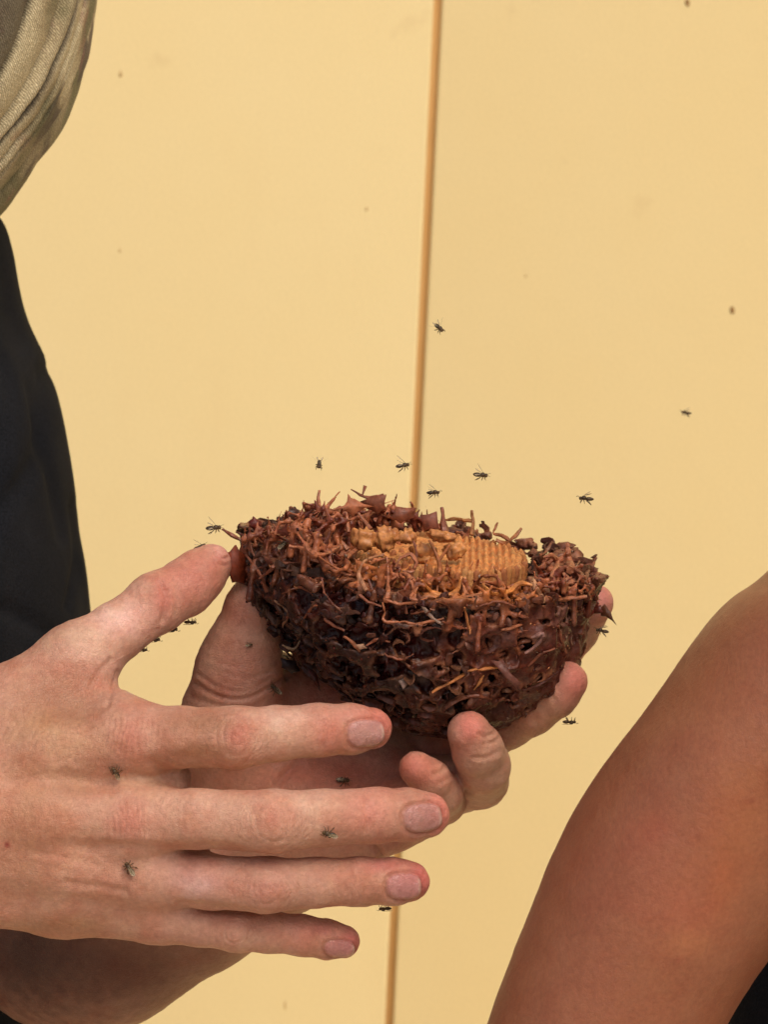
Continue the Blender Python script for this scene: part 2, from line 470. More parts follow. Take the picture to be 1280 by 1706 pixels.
fingers = [
    [(208, 1228, 21, 57), (300, 1228, 26, 50), (395, 1228, 28, 51), (460, 1222, 26, 45), (530, 1216, 23, 43.5), (585, 1214, 20, 41), (618, 1213, 18, 35)],
    [(212, 1367, 23, 57), (330, 1364, 30, 49), (455, 1368, 32, 52), (540, 1362, 30, 46.5), (628, 1358, 26, 45.5), (680, 1357, 23, 43), (711, 1357, 21, 38)],
    [(250, 1458, 18, 50), (350, 1469, 23, 45), (445, 1474, 25, 46), (525, 1470, 24, 41), (600, 1468, 21, 40), (655, 1468, 19, 38.5), (682, 1468, 18, 34)],
    [(262, 1522, 11, 42), (330, 1538, 13, 37), (395, 1548, 14, 37), (450, 1552, 13, 34), (505, 1558, 12, 33.5), (545, 1564, 10, 32), (572, 1568, 9, 28)],
    [(125, 1104, 4, 59), (190, 1055, -2, 49), (256, 1008, -8, 47), (310, 978, -14, 47), (333, 958, -18, 43), (352, 941, -21, 35)],
]
tot = None
for f in fingers:
    g = fh.new(); g.chain(f, 2.0)
    if f is fingers[4]:
        g.chain([(262, 1002, -8, 45)], 4)
    u = smin(palm.d, g.d, 7.0)
    tot = u if tot is None else smin(tot, u, 1.2)
fh.d = tot
P, F = fh.mesh()
N = normals(P, F)
px, py = topx(P)
front = np.clip(N[:, 2] * 3, 0, 1)
disp = np.zeros(len(P))
spots = []
red = srgb(208, 104, 84); pink = srgb(226, 130, 108); brown = srgb(160, 100, 68); pale = srgb(226, 178, 144)
def gauss(x, y, rx, ry): return np.exp(-((px - x) / rx) ** 2 - ((py - y) / ry) ** 2)
# tendons, hollows, knuckles
disp += 0.9 * gauss(208, 1228, 42, 30) + 0.9 * gauss(212, 1365, 40, 30) + 0.5 * gauss(250, 1456, 40, 26)
disp -= 1.3 * gauss(120, 1190, 50, 26) * front + 1.0 * gauss(135, 1310, 60, 16) * front + 0.9 * gauss(330, 1262, 40, 22) * front
disp -= 0.9 * gauss(150, 1412, 70, 12) * front
disp -= 0.7 * gauss(330, 1510, 60, 12) * front + 0.6 * gauss(340, 1412, 60, 12) * front
for pts, dep, wd in [
    ([(20, 1300), (110, 1296), (190, 1310)], 0.5, 9), ([(180, 1408), (260, 1412), (340, 1414), (400, 1418)], 0.4, 8),
    ([(110, 1470), (160, 1476), (210, 1484)], 0.45, 6), ([(300, 1506), (350, 1512), (420, 1519)], 0.5, 6),
    ([(60, 1420), (130, 1432), (160, 1440)], 0.3, 6), ([(255, 1270), (290, 1290), (340, 1303)], 0.6, 9),
    ([(268, 972), (276, 1000), (270, 1034)], 0.65, 4.5), ([(360, 921), (370, 930), (379, 929)], 0.7, 2.5), ([(356, 932), (366, 940), (378, 942)], 0.3, 2.5), ([(240, 985), (262, 980), (280, 984)], 0.3, 3.5),
    ([(277, 985), (283, 1005), (276, 1030)], 0.3, 3), ([(185, 1100), (165, 1120), (150, 1150)], 0.4, 5),
    ([(196, 1120), (186, 1150), (178, 1175)], 0.4, 4), ([(540, 1198), (543, 1216), (540, 1240)], 0.22, 3), ([(530, 1192), (532, 1216), (528, 1244)], 0.22, 3),
    ([(548, 1200), (551, 1216), (547, 1235)], 0.15, 2.5),
    ([(622, 1332), (626, 1358), (621, 1388)], 0.2, 3), ([(610, 1336), (613, 1358), (608, 1386)], 0.22, 3), ([(596, 1336), (600, 1358), (596, 1384)], 0.2, 3),
    ([(584, 1450), (587, 1470), (583, 1492)], 0.2, 3), ([(596, 1448), (598, 1470), (595, 1492)], 0.16, 3),
    ([(484, 1545), (487, 1560), (483, 1577)], 0.22, 3), ([(493, 1545), (496, 1560), (492, 1577)], 0.16, 2.5),
]:
    d = seg_dist(px, py, smooth(pts))
    disp -= dep * np.exp(-(d / wd) ** 2) * front
    disp += dep * 0.3 * np.exp(-((d - wd * 2) / wd) ** 2) * front
nzp = vn(P, 5, 11) * 6 + vn(P, 2, 12) * 2.5
# index knuckle: close transverse wrinkles; middle knuckle; oval wrinkles over the middle joints
def stripes(cx, cy, rx, ry, per, amp, bend=0.0, curve=0.0):
    m_ = np.exp(-(((px - cx) / rx) ** 2 + ((py - cy) / ry) ** 2) ** 1.5)
    x = (px - cx) + bend * (py - cy) + curve * (py - cy) ** 2 / 40
    s_ = np.abs(np.sin(math.pi * (x + nzp) / per))
    return -amp * m_ * (1 - s_) ** 1.4 * front
disp += stripes(214, 1228, 44, 34, 9.5, 0.62, 0.12)
disp += stripes(214, 1368, 40, 32, 9, 0.55, -0.1)
disp += stripes(255, 1456, 36, 24, 9, 0.3)
disp += stripes(60, 1240, 80, 70, 13, 0.20, 0.5)
disp += stripes(60, 1400, 80, 70, 12, 0.16, 0.3)
for cx, cy, rx, ry in ((395, 1228, 34, 36), (455, 1368, 40, 38), (445, 1480, 34, 30), (390, 1552, 24, 22)):
    e = np.hypot((px - cx) / rx, (py - cy) / ry * 0.8)
    m_ = np.exp(-(e / 1.05) ** 4) * front
    brk = np.clip(0.5 + 0.9 * vn(P, 3.5, 13), 0, 1)
    brk = np.maximum(brk, 0.35)
    disp -= 0.55 * m_ * brk * (1 - np.abs(np.sin(math.pi * (e * 2.9 + nzp * 0.05)))) ** 1.6
    disp += 0.45 * np.exp(-(e / 0.9) ** 2) * front
    disp += stripes(cx - rx * 1.25, cy, rx * 0.5, ry, 8, 0.42, 0, -0.8) + stripes(cx + rx * 1.2, cy, rx * 0.5, ry, 8, 0.42, 0, 0.8)
disp += stripes(540, 1216, 20, 32, 7.5, 0.28) + stripes(612, 1358, 24, 34, 8.5, 0.28) + stripes(590, 1468, 18, 28, 8, 0.22) + stripes(490, 1560, 15, 24, 7, 0.2)
disp -= stripes(330, 1228, 60, 40, 11, -0.07) + stripes(330, 1365, 60, 40, 11, -0.07) + stripes(540, 1362, 50, 36, 9, -0.07)
disp += 0.12 * vn(P, 2.6, 21) + 0.06 * vn(P, 1.3, 22)
disp -= 0.10 * np.clip(vn(P * np.array([1, 0.35, 1]), 1.1, 23), 0, 1) * front
base = srgb(197, 147, 123)
spots = [
    (60, 1330, 90, 120, srgb(198, 138, 98), .6), (20, 1420, 70, 60, srgb(196, 126, 92), .55), (80, 1200, 60, 30, srgb(206, 160, 112), .7),
    (120, 1190, 46, 18, brown, .5), (125, 1312, 48, 18, brown, .55), (300, 1262, 45, 22, brown, .5), (140, 1530, 90, 22, brown, .35),
    (215, 1235, 36, 34, red, .42), (214, 1372, 30, 28, red, .42), (395, 1228, 24, 26, red, .48), (455, 1370, 20, 20, srgb(208, 134, 108), .5),
    (445, 1483, 28, 20, srgb(206, 128, 104), .65), (545, 1225, 30, 40, pink, .4), (640, 1210, 26, 44, srgb(232, 134, 112), .85), (735, 1355, 26, 48, srgb(234, 132, 110), .85),
    (620, 1352, 45, 44, pink, .5), (600, 1190, 50, 16, pink, .5), (700, 1465, 26, 44, srgb(226, 120, 110), .85), (640, 1440, 36, 14, srgb(218, 118, 108), .6),
    (588, 1568, 24, 34, srgb(224, 122, 108), .8), (540, 1548, 26, 12, srgb(214, 124, 108), .6), (500, 1556, 26, 26, pink, .35),
    (320, 960, 60, 55, srgb(208, 122, 100), .7), (270, 995, 20, 34, srgb(206, 110, 88), .6), (368, 915, 18, 24, srgb(226, 156, 138), .7),
    (160, 1120, 60, 50, srgb(214, 150, 124), .6), (180, 1060, 60, 30, srgb(214, 160, 128), .5), (120, 1060, 70, 22, srgb(206, 158, 124), .6),
    (330, 1350, 70, 24, pale, .4), (330, 1465, 50, 30, srgb(214, 152, 132), .6), (420, 1470, 120, 40, srgb(206, 146, 122), .4),
    (470, 1210, 34, 24, pale, .5), (540, 1345, 34, 22, pale, .5), (300, 1560, 120, 22, srgb(200, 140, 116), .5),
    (95, 1160, 90, 56, srgb(176, 118, 84), .8), (335, 1202, 60, 24, srgb(166, 108, 72), .8), (205, 1035, 46, 26, srgb(250, 196, 172), .85), (150, 1085, 50, 34, srgb(238, 184, 152), .5),
    (250, 1300, 110, 20, srgb(222, 172, 132), .5), (330, 1255, 60, 16, srgb(180, 122, 84), .6), (120, 1240, 60, 26, srgb(204, 150, 108), .5), (100, 1540, 90, 18, srgb(176, 124, 84), .7),
    (480, 1196, 60, 16, srgb(240, 190, 160), .5), (520, 1340, 50, 18, srgb(236, 184, 152), .5), (330, 1475, 30, 18, srgb(228, 172, 156), .6),
    (12, 1407, 6, 6, srgb(150, 50, 40), .9),
]
spots = [(a, b, c_, d_, np.array(e) * np.array([.84, .92, 1.02]), f_) for a, b, c_, d_, e, f_ in spots]
nailv = np.zeros(len(P))
col = paint(P, N, base, spots, 30, 0.12)
ncol = srgb(190, 142, 134)
nail_fx(P, N, px, py, 611, 1222, 32, 24, -0.05, disp, col, nailv, ncol)
nail_fx(P, N, px, py, 706, 1362, 33, 25, -0.12, disp, col, nailv, ncol)
nail_fx(P, N, px, py, 674, 1476, 30, 23, -0.03, disp, col, nailv, srgb(194, 136, 132))
nail_fx(P, N, px, py, 567, 1581, 26, 15, 0.05, disp, col, nailv, srgb(192, 134, 128))
# hollows are painted browner; the thumb crease and nail edges redder
P = P + N * disp[:, None]
hand_front = (P, F, col, nailv)

# ------------------------------------------------------------------ back hand (left hand, cradling the nest) and forearm
lo = V(-190, 1780, -80); hi = V(1060, 920, -80)
bh = Field((lo[0] - 6, lo[1], -160), (hi[0], hi[1], 34), 0.75)
pb = bh.new()
for ch, k in [
    ([(392, 1180, -42, 84), (398, 1110, -36, 66)], 8),
    ([(400, 1200, -60, 90), (560, 1230, -72, 90)], 12),
    ([(420, 1140, -58, 60), (560, 1180, -62, 66)], 10),
    ([(430, 1300, -62, 110), (640, 1320, -62, 80)], 12),
    ([(560, 1230, -72, 90), (760, 1210, -82, 70)], 12),
    ([(640, 1320, -60, 75), (700, 1340, -48, 52)], 8),
    ([(640, 1376, -42, 46), (560, 1390, -50, 80)], 10),
    ([(500, 1360, -58, 100), (491, 1388, -62, 106), (316, 1478, -70, 130), (170, 1550, -78, 148), (105, 1556, -90, 144), (-60, 1470, -140, 128)], 12),
]: pb.chain(ch, k)
bf = [
    [(398, 1120, -36, 64), (412, 1060, -32, 55), (424, 1015, -30, 49), (436, 985, -32, 44)],
    [(760, 1210, -82, 62), (900, 1110, -84, 48), (960, 1048, -74, 38), (992, 1004, -60, 31)],
    [(740, 1250, -66, 60), (845, 1200, -36, 46), (885, 1180, -28, 44), (925, 1155, -24, 40), (946, 1136, -22, 34)],
    [(680, 1320, -58, 58), (800, 1300, -32, 46), (806, 1276, -12, 44), (796, 1248, -4, 42), (781, 1220, 0, 36)],
    [(640, 1350, -50, 52), (738, 1334, -26, 38), (735, 1322, -12, 36), (716, 1298, -4, 33), (694, 1280, 0, 29)],
]
tot = None
for f in bf:
    g = bh.new(); g.chain(f, 2.0)
    u = smin(pb.d, g.d, 7.0)
    tot = u if tot is None else smin(tot, u, 1.0)
bh.d = tot
P, F = bh.mesh(); N = normals(P, F); px, py = topx(P)
front = np.clip(N[:, 2] * 3, 0, 1); disp = np.zeros(len(P))
for pts, dep, wd in [
    ([(326, 1138), (370, 1162), (420, 1160), (480, 1126)], 0.7, 4), ([(330, 1122), (365, 1146), (410, 1152), (455, 1130)], 0.35, 3.5),
    ([(318, 1160), (350, 1172), (420, 1180)], 0.35, 4), ([(375, 1120), (410, 1130), (450, 1118)], 0.2, 3), ([(345, 1095), (385, 1108), (430, 1102)], 0.15, 3),
    ([(362, 1046), (395, 1060), (432, 1056)], 0.14, 4),
    ([(462, 1306), (480, 1285), (500, 1268)], 0.9, 6), ([(620, 1405), (632, 1418), (640, 1430)], 1.2, 5), ([(520, 1185), (570, 1180), (620, 1196)], 0.5, 5),
    ([(798, 1222), (808, 1228), (822, 1222)], 0.8, 3), ([(808, 1238), (822, 1236), (834, 1228)], 0.5, 3), ([(790, 1262), (810, 1262), (836, 1250)], 0.35, 3.5),
    ([(722, 1290), (735, 1285), (742, 1275)], 0.5, 3), ([(732, 1305), (746, 1298), (754, 1288)], 0.4, 3), ([(872, 1160), (890, 1190), (896, 1220)], 0.5, 5),
    ([(912, 1150), (926, 1168), (934, 1196)], 0.4, 4),
]:
    d = seg_dist(px, py, smooth(pts))
    disp -= dep * np.exp(-(d / wd) ** 2) * front
    disp += dep * 0.3 * np.exp(-((d - wd * 2) / wd) ** 2) * front
disp += 0.16 * vn(P, 3.0, 41) + 0.08 * vn(P, 1.4, 42)
spots = [
    (960, 1130, 34, 44, srgb(226, 132, 116), .8), (785, 1205, 26, 34, srgb(224, 124, 108), .85), (690, 1275, 34, 30, srgb(212, 118, 104), .7),
    (998, 1000, 34, 44, srgb(228, 146, 132), .9), (820, 1280, 40, 40, srgb(206, 160, 130), .6), (900, 1205, 60, 30, srgb(212, 160, 126), .5),
    (390, 1020, 40, 50, srgb(190, 124, 104), .5), (400, 1120, 80, 50, srgb(172, 112, 92), .5), (560, 1170, 120, 40, srgb(186, 104, 84), .5),
    (560, 1290, 160, 40, srgb(222, 134, 106), .9), (560, 1150, 120, 40, srgb(206, 130, 108), .5), (660, 1410, 60, 30, srgb(182, 112, 94), .6),  # palm patch lightened in colour to make up for weak light there
    (200, 1610, 230, 120, srgb(104, 62, 42), .95), (40, 1590, 130, 120, srgb(70, 42, 32), .9),  # shadow on the forearm painted into its skin colour
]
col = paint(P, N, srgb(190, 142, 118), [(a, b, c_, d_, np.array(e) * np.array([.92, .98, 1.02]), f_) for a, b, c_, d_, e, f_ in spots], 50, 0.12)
P = P + N * disp[:, None]
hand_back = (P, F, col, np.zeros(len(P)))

# ------------------------------------------------------------------ rest of the keeper's body: arms, trunk, neck, head (coarse)
# larger box so nothing is cut open where it could be seen
bd = Field((-360, -440, -400), (-50, 360, 130), 4.0)
for ch, k in [([(-255, 1350, 11, 127), (-330, 1360, 18, 136), (-600, 1480, 55, 182)], 20), ([(-600, 1480, 55, 190), (-600, 900, 0, 225), (-540, 420, -70, 200)], 20),
              ([(0, 1500, -120, 112), (-60, 1450, -150, 124), (-200, 1150, -240, 170), (-420, 420, -330, 190)], 20),
              ([(-520, 460, -110, 200), (-500, 460, -290, 200)], 30), ([(-560, 600, -230, 380), (-560, 1300, -230, 380), (-560, 2300, -230, 380)], 40),
              ([(-470, 300, -200, 230), (-440, 60, -180, 210)], 30), ([(-440, 20, -170, 300), (-460, -180, -190, 340)], 30)]:
    bd.chain(ch, k)
Pc, Fc = bd.mesh(); Nc = normals(Pc, Fc)
colc = paint(Pc, Nc, srgb(188, 134, 104), [], 60, 0.1)
Ps, Fs, Cs, Ks = [], [], [], []; off = 0
for (p_, f_, c_, k_) in (hand_front, hand_back, (Pc, Fc, colc, np.zeros(len(Pc)))):
    Ps.append(p_); Fs.append(f_ + off); Cs.append(c_); Ks.append(k_); off += len(p_)
keeper_base = world(V(-480, 900, -200)); keeper_base[2] = 0
keeper = thing('person', keeper_base, 'person at left in black shirt and camouflage veil holding the opened nest in both hands', 'person')
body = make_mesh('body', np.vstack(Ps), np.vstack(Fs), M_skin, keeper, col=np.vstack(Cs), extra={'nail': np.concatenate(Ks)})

# shirt
sh = Field((-365, -440, -400), (-60, 160, 120), 3.0)
G = sh.grid(); gpx = 640 + G[..., 0] * S * DIST / (DIST - G[..., 2]); gpy = 853 - G[..., 1] * S * DIST / (DIST - G[..., 2])
ys = [150, 250, 310, 365, 420, 470, 520, 560, 600, 680, 780, 880, 1000, 1200, 1600, 2400, 3000]
xs = [-260, -160, -60, 0, 20, 29, 40, 56, 76, 101, 119, 132, 150, 160, 120, 90, 90]
_se = smooth(list(zip(ys, xs))); edge = np.interp(gpy, _se[:, 0], _se[:, 1])
a = (edge + 500) / S
d = (np.sqrt(((gpx + 500) / (edge + 500)) ** 2 + ((G[..., 2] + 230) / 140.0) ** 2) - 1) * np.minimum(a, 140)
sh.d = d.astype(np.float32)
sh.chain([(-540, 400, -70, 290), (-590, 800, -5, 270)], 15)
sh.chain([(-440, 420, -320, 280), (-330, 800, -285, 250)], 15)
P, F = sh.mesh(); N = normals(P, F); px, py = topx(P)
disp = 1.6 * vn(P * np.array([1.0, 0.3, 1.0]), 26, 61) + 0.4 * vn(P * np.array([1.0, 0.4, 1.0]), 10, 62)
for pts, dep, wd in [([(-40, 900), (60, 760), (70, 620)], 2.5, 14), ([(110, 1010), (128, 930), (118, 840)], 2.2, 6), ([(50, 640), (76, 760), (100, 900)], 1.5, 9), ([(-30, 560), (0, 700), (-10, 900)], 3, 12),
                     ([(-60, 1000), (20, 1020), (90, 1060)], 2.5, 12), ([(0, 600), (18, 660), (10, 740)], 1.2, 12)]:
    d = seg_dist(px, py, smooth(pts)); disp -= dep * np.exp(-(d / wd) ** 2) * (N[:, 2] > -0.2)
make_mesh('shirt', P + N * disp[:, None], F, M_shirt, keeper)

# veil: pleated net hanging from a hat
nu_, nv_ = 1400, 90
ysv = np.array([-620, -560, -500, -420, -340, -300, -200, 0, 110, 200, 280, 355, 420, 470])
rsv = np.array([30, 230, 330, 380, 400, 640, 610, 578, 556, 524, 475, 425, 340, 250])
tv = np.linspace(-620, 470, nv_)
_vs = smooth(list(zip(ysv, rsv)), 8)
ysv, rsv = _vs[:, 0], np.maximum(_vs[:, 1], 20)
P = []; band_shade = []
vcx = -432.0
def valley(x, w_): return np.exp(-((((x + 0.5) % 1.0) - 0.5) / w_) ** 2)
FOLDS = [(.49, .012, .12), (.665, .012, .11), (.09, .012, .11), (.24, .012, .045), (.31, .02, .03), (.155, .009, .03), (6.20, .02, .04), (.85, .03, .05), (1.1, .03, .05)]
vr_ = random.Random(3)
FOLDS += [(1.3 + k_ * 0.24 + vr_.uniform(-.06, .06), vr_.uniform(.015, .04), vr_.uniform(.02, .05)) for k_ in range(20)]
for yy in tv:
    r_ = np.interp(yy, ysv, rsv)
    amp = np.clip((yy + 300) / 200, 0, 1)
    for j in range(nu_):
        th = 2 * math.pi * j / nu_
        a_ = math.degrees(th) % 360
        sw = (th - 0.0008 * yy + 0.02 * math.sin(yy * .013)) % (2 * math.pi)
        d_ = sum(dp * math.exp(-((sw - c0) / wd_) ** 2) for c0, wd_, dp in FOLDS)
        d_ += 0.006 * math.sin(sw * 40 + math.sin(yy * 0.012)) + 0.008 * math.sin(sw * 16 + 1 + yy * 0.006)
        rr = r_ * (1.012 - amp * d_)
        kz = (DIST + 150) / DIST
        P.append((((vcx + rr * math.cos(th)) - 640) / S * kz, (853 - yy) / S * kz, -150 + rr * math.sin(th) / S * kz))
        fold_shade = max(math.exp(-((sw - c0) / .015) ** 4) for c0 in (.485, .67, .10, .235))  # fold shadows painted as dark lines along the main folds
        band_shade.append(max(0.97 * fold_shade, 0.75 if .5 < sw < .66 or (sw > 1.2 and int(sw / 0.3) % 3 == 0) else 0.0))
P = np.array(P)
P += 0.5 * np.stack([vn(P, 8, 71), vn(P, 8, 72), vn(P, 8, 73)], 1)
I = np.arange((nv_ - 1) * nu_); i_, j_ = I // nu_, I % nu_; jn = (j_ + 1) % nu_
F = np.stack([i_ * nu_ + j_, (i_ + 1) * nu_ + j_, (i_ + 1) * nu_ + jn, i_ * nu_ + jn], 1)
veil = make_mesh('veil', P, F, M_camo, keeper, extra={'band_shade': np.array(band_shade)})
sm = veil.modifiers.new('thickness', 'SOLIDIFY'); sm.thickness = 0.0008
hem = []
# ------------------------------------------------------------------ bystander's arm at the right
vis_base = world(V(1750, 1500, 60)); vis_base[2] = 0
vis = thing('person', vis_base, 'bystander at the right edge with a bare tanned arm and black top', 'person')
af = Field((V(700, 1900, 80)[0], -330, 0), (310, 100, 180), 1.7)
G = af.grid(); gx = 640 + G[..., 0] * S * DIST / (DIST - G[..., 2]); gy = 853 - G[..., 1] * S * DIST / (DIST - G[..., 2])
ays = [380, 480, 600, 700, 800, 950, 998, 1053, 1112, 1185, 1248, 1308, 1367, 1435, 1503, 1590, 1706, 1900, 2300, 2700]
axl = [1480, 1480, 1470, 1460, 1415, 1281, 1219, 1168, 1126, 1075, 1026, 984, 948, 915, 888, 853, 812, 765, 720, 700]
arx = [200, 210, 230, 255, 285, 320, 318, 312, 304, 292, 282, 270, 258, 245, 234, 218, 202, 180, 150, 120]
for _k in range(2): arx = [arx[0]] + [(arx[q - 1] + 2 * arx[q] + arx[q + 1]) / 4 for q in range(1, len(arx) - 1)] + [arx[-1]]
_sm = smooth(list(zip(ays, axl))); _sx = smooth(list(zip(ays, arx)))
rx_ = np.interp(gy, _sx[:, 0], _sx[:, 1]); cx_ = np.interp(gy, _sm[:, 0], _sm[:, 1]) + rx_; rz_ = 16 + rx_ / S * 0.62
af.d = ((np.sqrt(((gx - cx_) / rx_) ** 2 + ((G[..., 2] - 88) / rz_) ** 2) - 1) * rz_ * 0.8).astype(np.float32); af.d = np.maximum(af.d, ((480 - gy) / S).astype(np.float32)); del G
P, F = af.mesh(); N = normals(P, F); px, py = topx(P)
disp = 0.7 * vn(P, 34, 81) + 0.15 * vn(P, 9, 82) + 0.06 * vn(P, 3, 83)
for x, y, r_ in [(1250, 1335, 8), (1262, 1345, 6), (1165, 1395, 6), (1205, 1480, 5), (1133, 1600, 8), (1085, 1420, 5), (1030, 1620, 4), (1240, 1400, 5), (1105, 1500, 4), (1180, 1540, 4), (1200, 1640, 5)]:
    disp += 0.22 * np.exp(-((px - x) ** 2 + (py - y) ** 2) / r_ ** 2)
tn = [(1100, 1450, 110, 90, srgb(172, 92, 66), .6), (1230, 1350, 60, 120, srgb(190, 112, 66), .6), (1150, 1520, 60, 40, srgb(186, 104, 74), .6), (1000, 1500, 60, 120, srgb(150, 84, 56), .6),
      (1080, 1270, 60, 60, srgb(146, 88, 60), .6), (1200, 1150, 70, 60, srgb(172, 106, 66), .5), (1250, 1335, 8, 6, srgb(130, 56, 36), .7), (1133, 1600, 9, 7, srgb(142, 60, 44), .7),
      (1165, 1395, 7, 5, srgb(140, 66, 44), .5), (1150, 1570, 40, 22, srgb(196, 124, 78), .6), (1205, 1470, 26, 60, srgb(194, 118, 72), .5), (1090, 1380, 36, 30, srgb(176, 88, 60), .5)]
col = paint(P, N, srgb(146, 89, 60), [(a, b, c_, d_, np.array(e) * .82, f_ * .6) for a, b, c_, d_, e, f_ in tn], 90, 0.07)
make_mesh('body', P + N * disp[:, None], F, M_tan, vis, col=col, extra={'nail': np.zeros(len(P))})
tf = Field((60, -420, -260), (360, 150, 160), 4.0)
tf.chain([(1640, 560, 84, 270), (1620, 700, 84, 285)], 20)
tf.chain([(1800, 640, 40, 290), (1860, 700, -20, 330), (1880, 1200, -40, 440), (1700, 1650, -60, 500), (1690, 2400, -60, 500)], 20)
P, F = tf.mesh(); N = normals(P, F)
make_mesh('top', P + N * (2.5 * vn(P * np.array([1, .4, 1]), 22, 95))[:, None], F, M_shirt, vis)

# ------------------------------------------------------------------ the nest
NC = V(697, 934, -30)
el, tl = R(12), R(5)
nz_ = np.array([-0.0, math.cos(el), math.sin(el)])
rotm = np.array([[math.cos(tl), -math.sin(tl), 0], [math.sin(tl), math.cos(tl), 0], [0, 0, 1]])
rotm = rotm.T
NZ = rotm @ nz_; NX = rotm @ np.array([1.0, 0, 0]); NY = np.cross(NZ, NX)     # NY points away from us
NB = np.stack([NX, NY, NZ])
prz = np.array([-56, -53, -48, -42, -36, -28, -18, -8, 0, 8]); prr = np.array([4, 18, 27, 35, 41.5, 47.5, 52.5, 56, 57.5, 57.5])
pcx = np.array([14, 14, 13, 11, 8, 4.5, 1, 0, 0, 0])
def bowl(P):
    L = (P - NC) @ NB.T
    x, y, z = L[..., 0], L[..., 1], L[..., 2]
    x = x - np.interp(z, prz, pcx)
    ang = np.arctan2(y, x)
    r = np.hypot(x, y); pr = np.interp(z, prz, prr)
    pr = pr * (1 + 0.035 * np.sin(3 * ang + 1) + 0.03 * np.sin(5 * ang + z * 0.08) + 0.02 * np.sin(9 * ang + 2))
    side = (r - pr) * 0.8
    return side, L
def solid(P):
    side, L = bowl(P)
    z = L[..., 2]; r = np.hypot(L[..., 0], L[..., 1])
    top = z - (-5.5 + 6.0 * np.clip((r - 42) / 9, 0, 1)) - 2.0 * np.clip((-L[..., 0] - 5) / 12, 0, 1) * np.clip((r - 32) / 10, 0, 1)
    bot = -54 - z
    return np.maximum(np.maximum(side, top), bot), side, L
def surf(px, py, default=-30.0):
    ws = np.linspace(45, -95, 281)
    Q = np.array([V(px, py, w_) for w_ in ws])
    s_ = solid(Q)[0]; k = np.argmax(s_ < 0)
    return (ws[k], True) if (s_ < 0).any() else (default, False)
nf = Field(NC - np.array([68, 66, 64]), NC + np.array([68, 26, 66]), 0.46)
sol, side, Lg = solid(nf.grid())
Gf = nf.grid()
WARP = 1.1 * vng(nf, 2.6, 112) + 0.7 * vng(nf, 1.3, 114)
sol = sol + 1.9 * vng(nf, 10, 113) - 1.1 * (1 - np.abs(vng(nf, 6.5, 115))) ** 4 + 0.9 * vng(nf, 5, 110) + 0.4 * vng(nf, 2.2, 111)
nf.d = sol.astype(np.float32)
side_d = side.astype(np.float32); del Gf, sol
def frame_at(n):
    n = n / np.linalg.norm(n); t = np.cross(n, [0.3, 0.2, 0.9]); t /= np.linalg.norm(t); return t, np.cross(n, t), n
cavs = []
def add_cav(c, rx, ry, rz, n, roll=0.0, k=0.9):
    t, b, n = frame_at(n); ca, sa = math.cos(roll), math.sin(roll)
    t, b = t * ca + b * sa, -t * sa + b * ca
    nf.carve(c, (rx, ry, rz), (t, b, n), k, WARP); cavs.append((c, rx, ry, rz, t, b, n))
def bowl_normal(p):
    e = 0.8; g = np.array([solid(p + d)[0] - solid(p - d)[0] for d in np.eye(3) * e]); return g / (np.linalg.norm(g) + 1e-9)
# openings seen in the photograph (px, py, half width, half height in px)
VIEWN = np.array([0, 0.12, 1.0])
big = [(735, 964, 40, 24), (845, 968, 36, 24), (660, 938, 17, 15), (612, 962, 34, 38), (690, 1022, 44, 17), (625, 1012, 38, 17), (735, 1022, 22, 14), (560, 985, 36, 22),
       (500, 1000, 32, 22), (610, 1060, 40, 26), (545, 1050, 36, 20), (480, 1060, 28, 26), (700, 1080, 34, 24), (650, 1110, 32, 20), (575, 1110, 34, 20), (510, 1110, 24, 20),
       (875, 1072, 19, 12), (837, 1090, 9, 7), (810, 1066, 6, 9), (906, 1037, 9, 7), (938, 1034, 6, 5), (908, 985, 13, 12), (964, 1002, 9, 10), (790, 978, 7, 6), (877, 972, 6, 6),
       (940, 955, 22, 10), (898, 968, 16, 7), (713, 1177, 12, 9), (688, 1194, 14, 7), (708, 1194, 8, 6), (808, 1148, 7, 7), (770, 1145, 7, 8), (735, 1112, 9, 6), (640, 1160, 20, 12),
       (450, 965, 20, 18), (425, 945, 14, 22), (480, 960, 18, 14), (530, 955, 20, 16), (895, 1128, 12, 10), (912, 1120, 9, 8), (690, 980, 14, 14), (455, 1020, 20, 20), (440, 905, 16, 12), (520, 1075, 16, 14),
       (590, 1030, 14, 12), (720, 1055, 20, 14), (760, 1065, 14, 18), (665, 1060, 16, 14), (600, 1135, 20, 10), (820, 1130, 10, 7), (570, 935, 20, 14), (510, 930, 18, 12), (645, 905, 22, 12)]
for (x, y, a_, b_) in big:
    w_, ok = surf(x, y)
    c_ = V(x, y, w_ - 0.5)
    dep = 5.5 if a_ > 15 else 3.5
    if x < 700: dep += 2
    q = a_ / S; r_ = b_ / S
    n = VIEWN / np.linalg.norm(VIEWN); t = np.array([1.0, 0, 0]); b = np.cross(n, t)
    nf.carve(c_, (q, r_, dep), (t, b, n), 0.8, WARP); cavs.append((c_, q, r_, dep, t, b, n))
cnt = 0
tries = 0
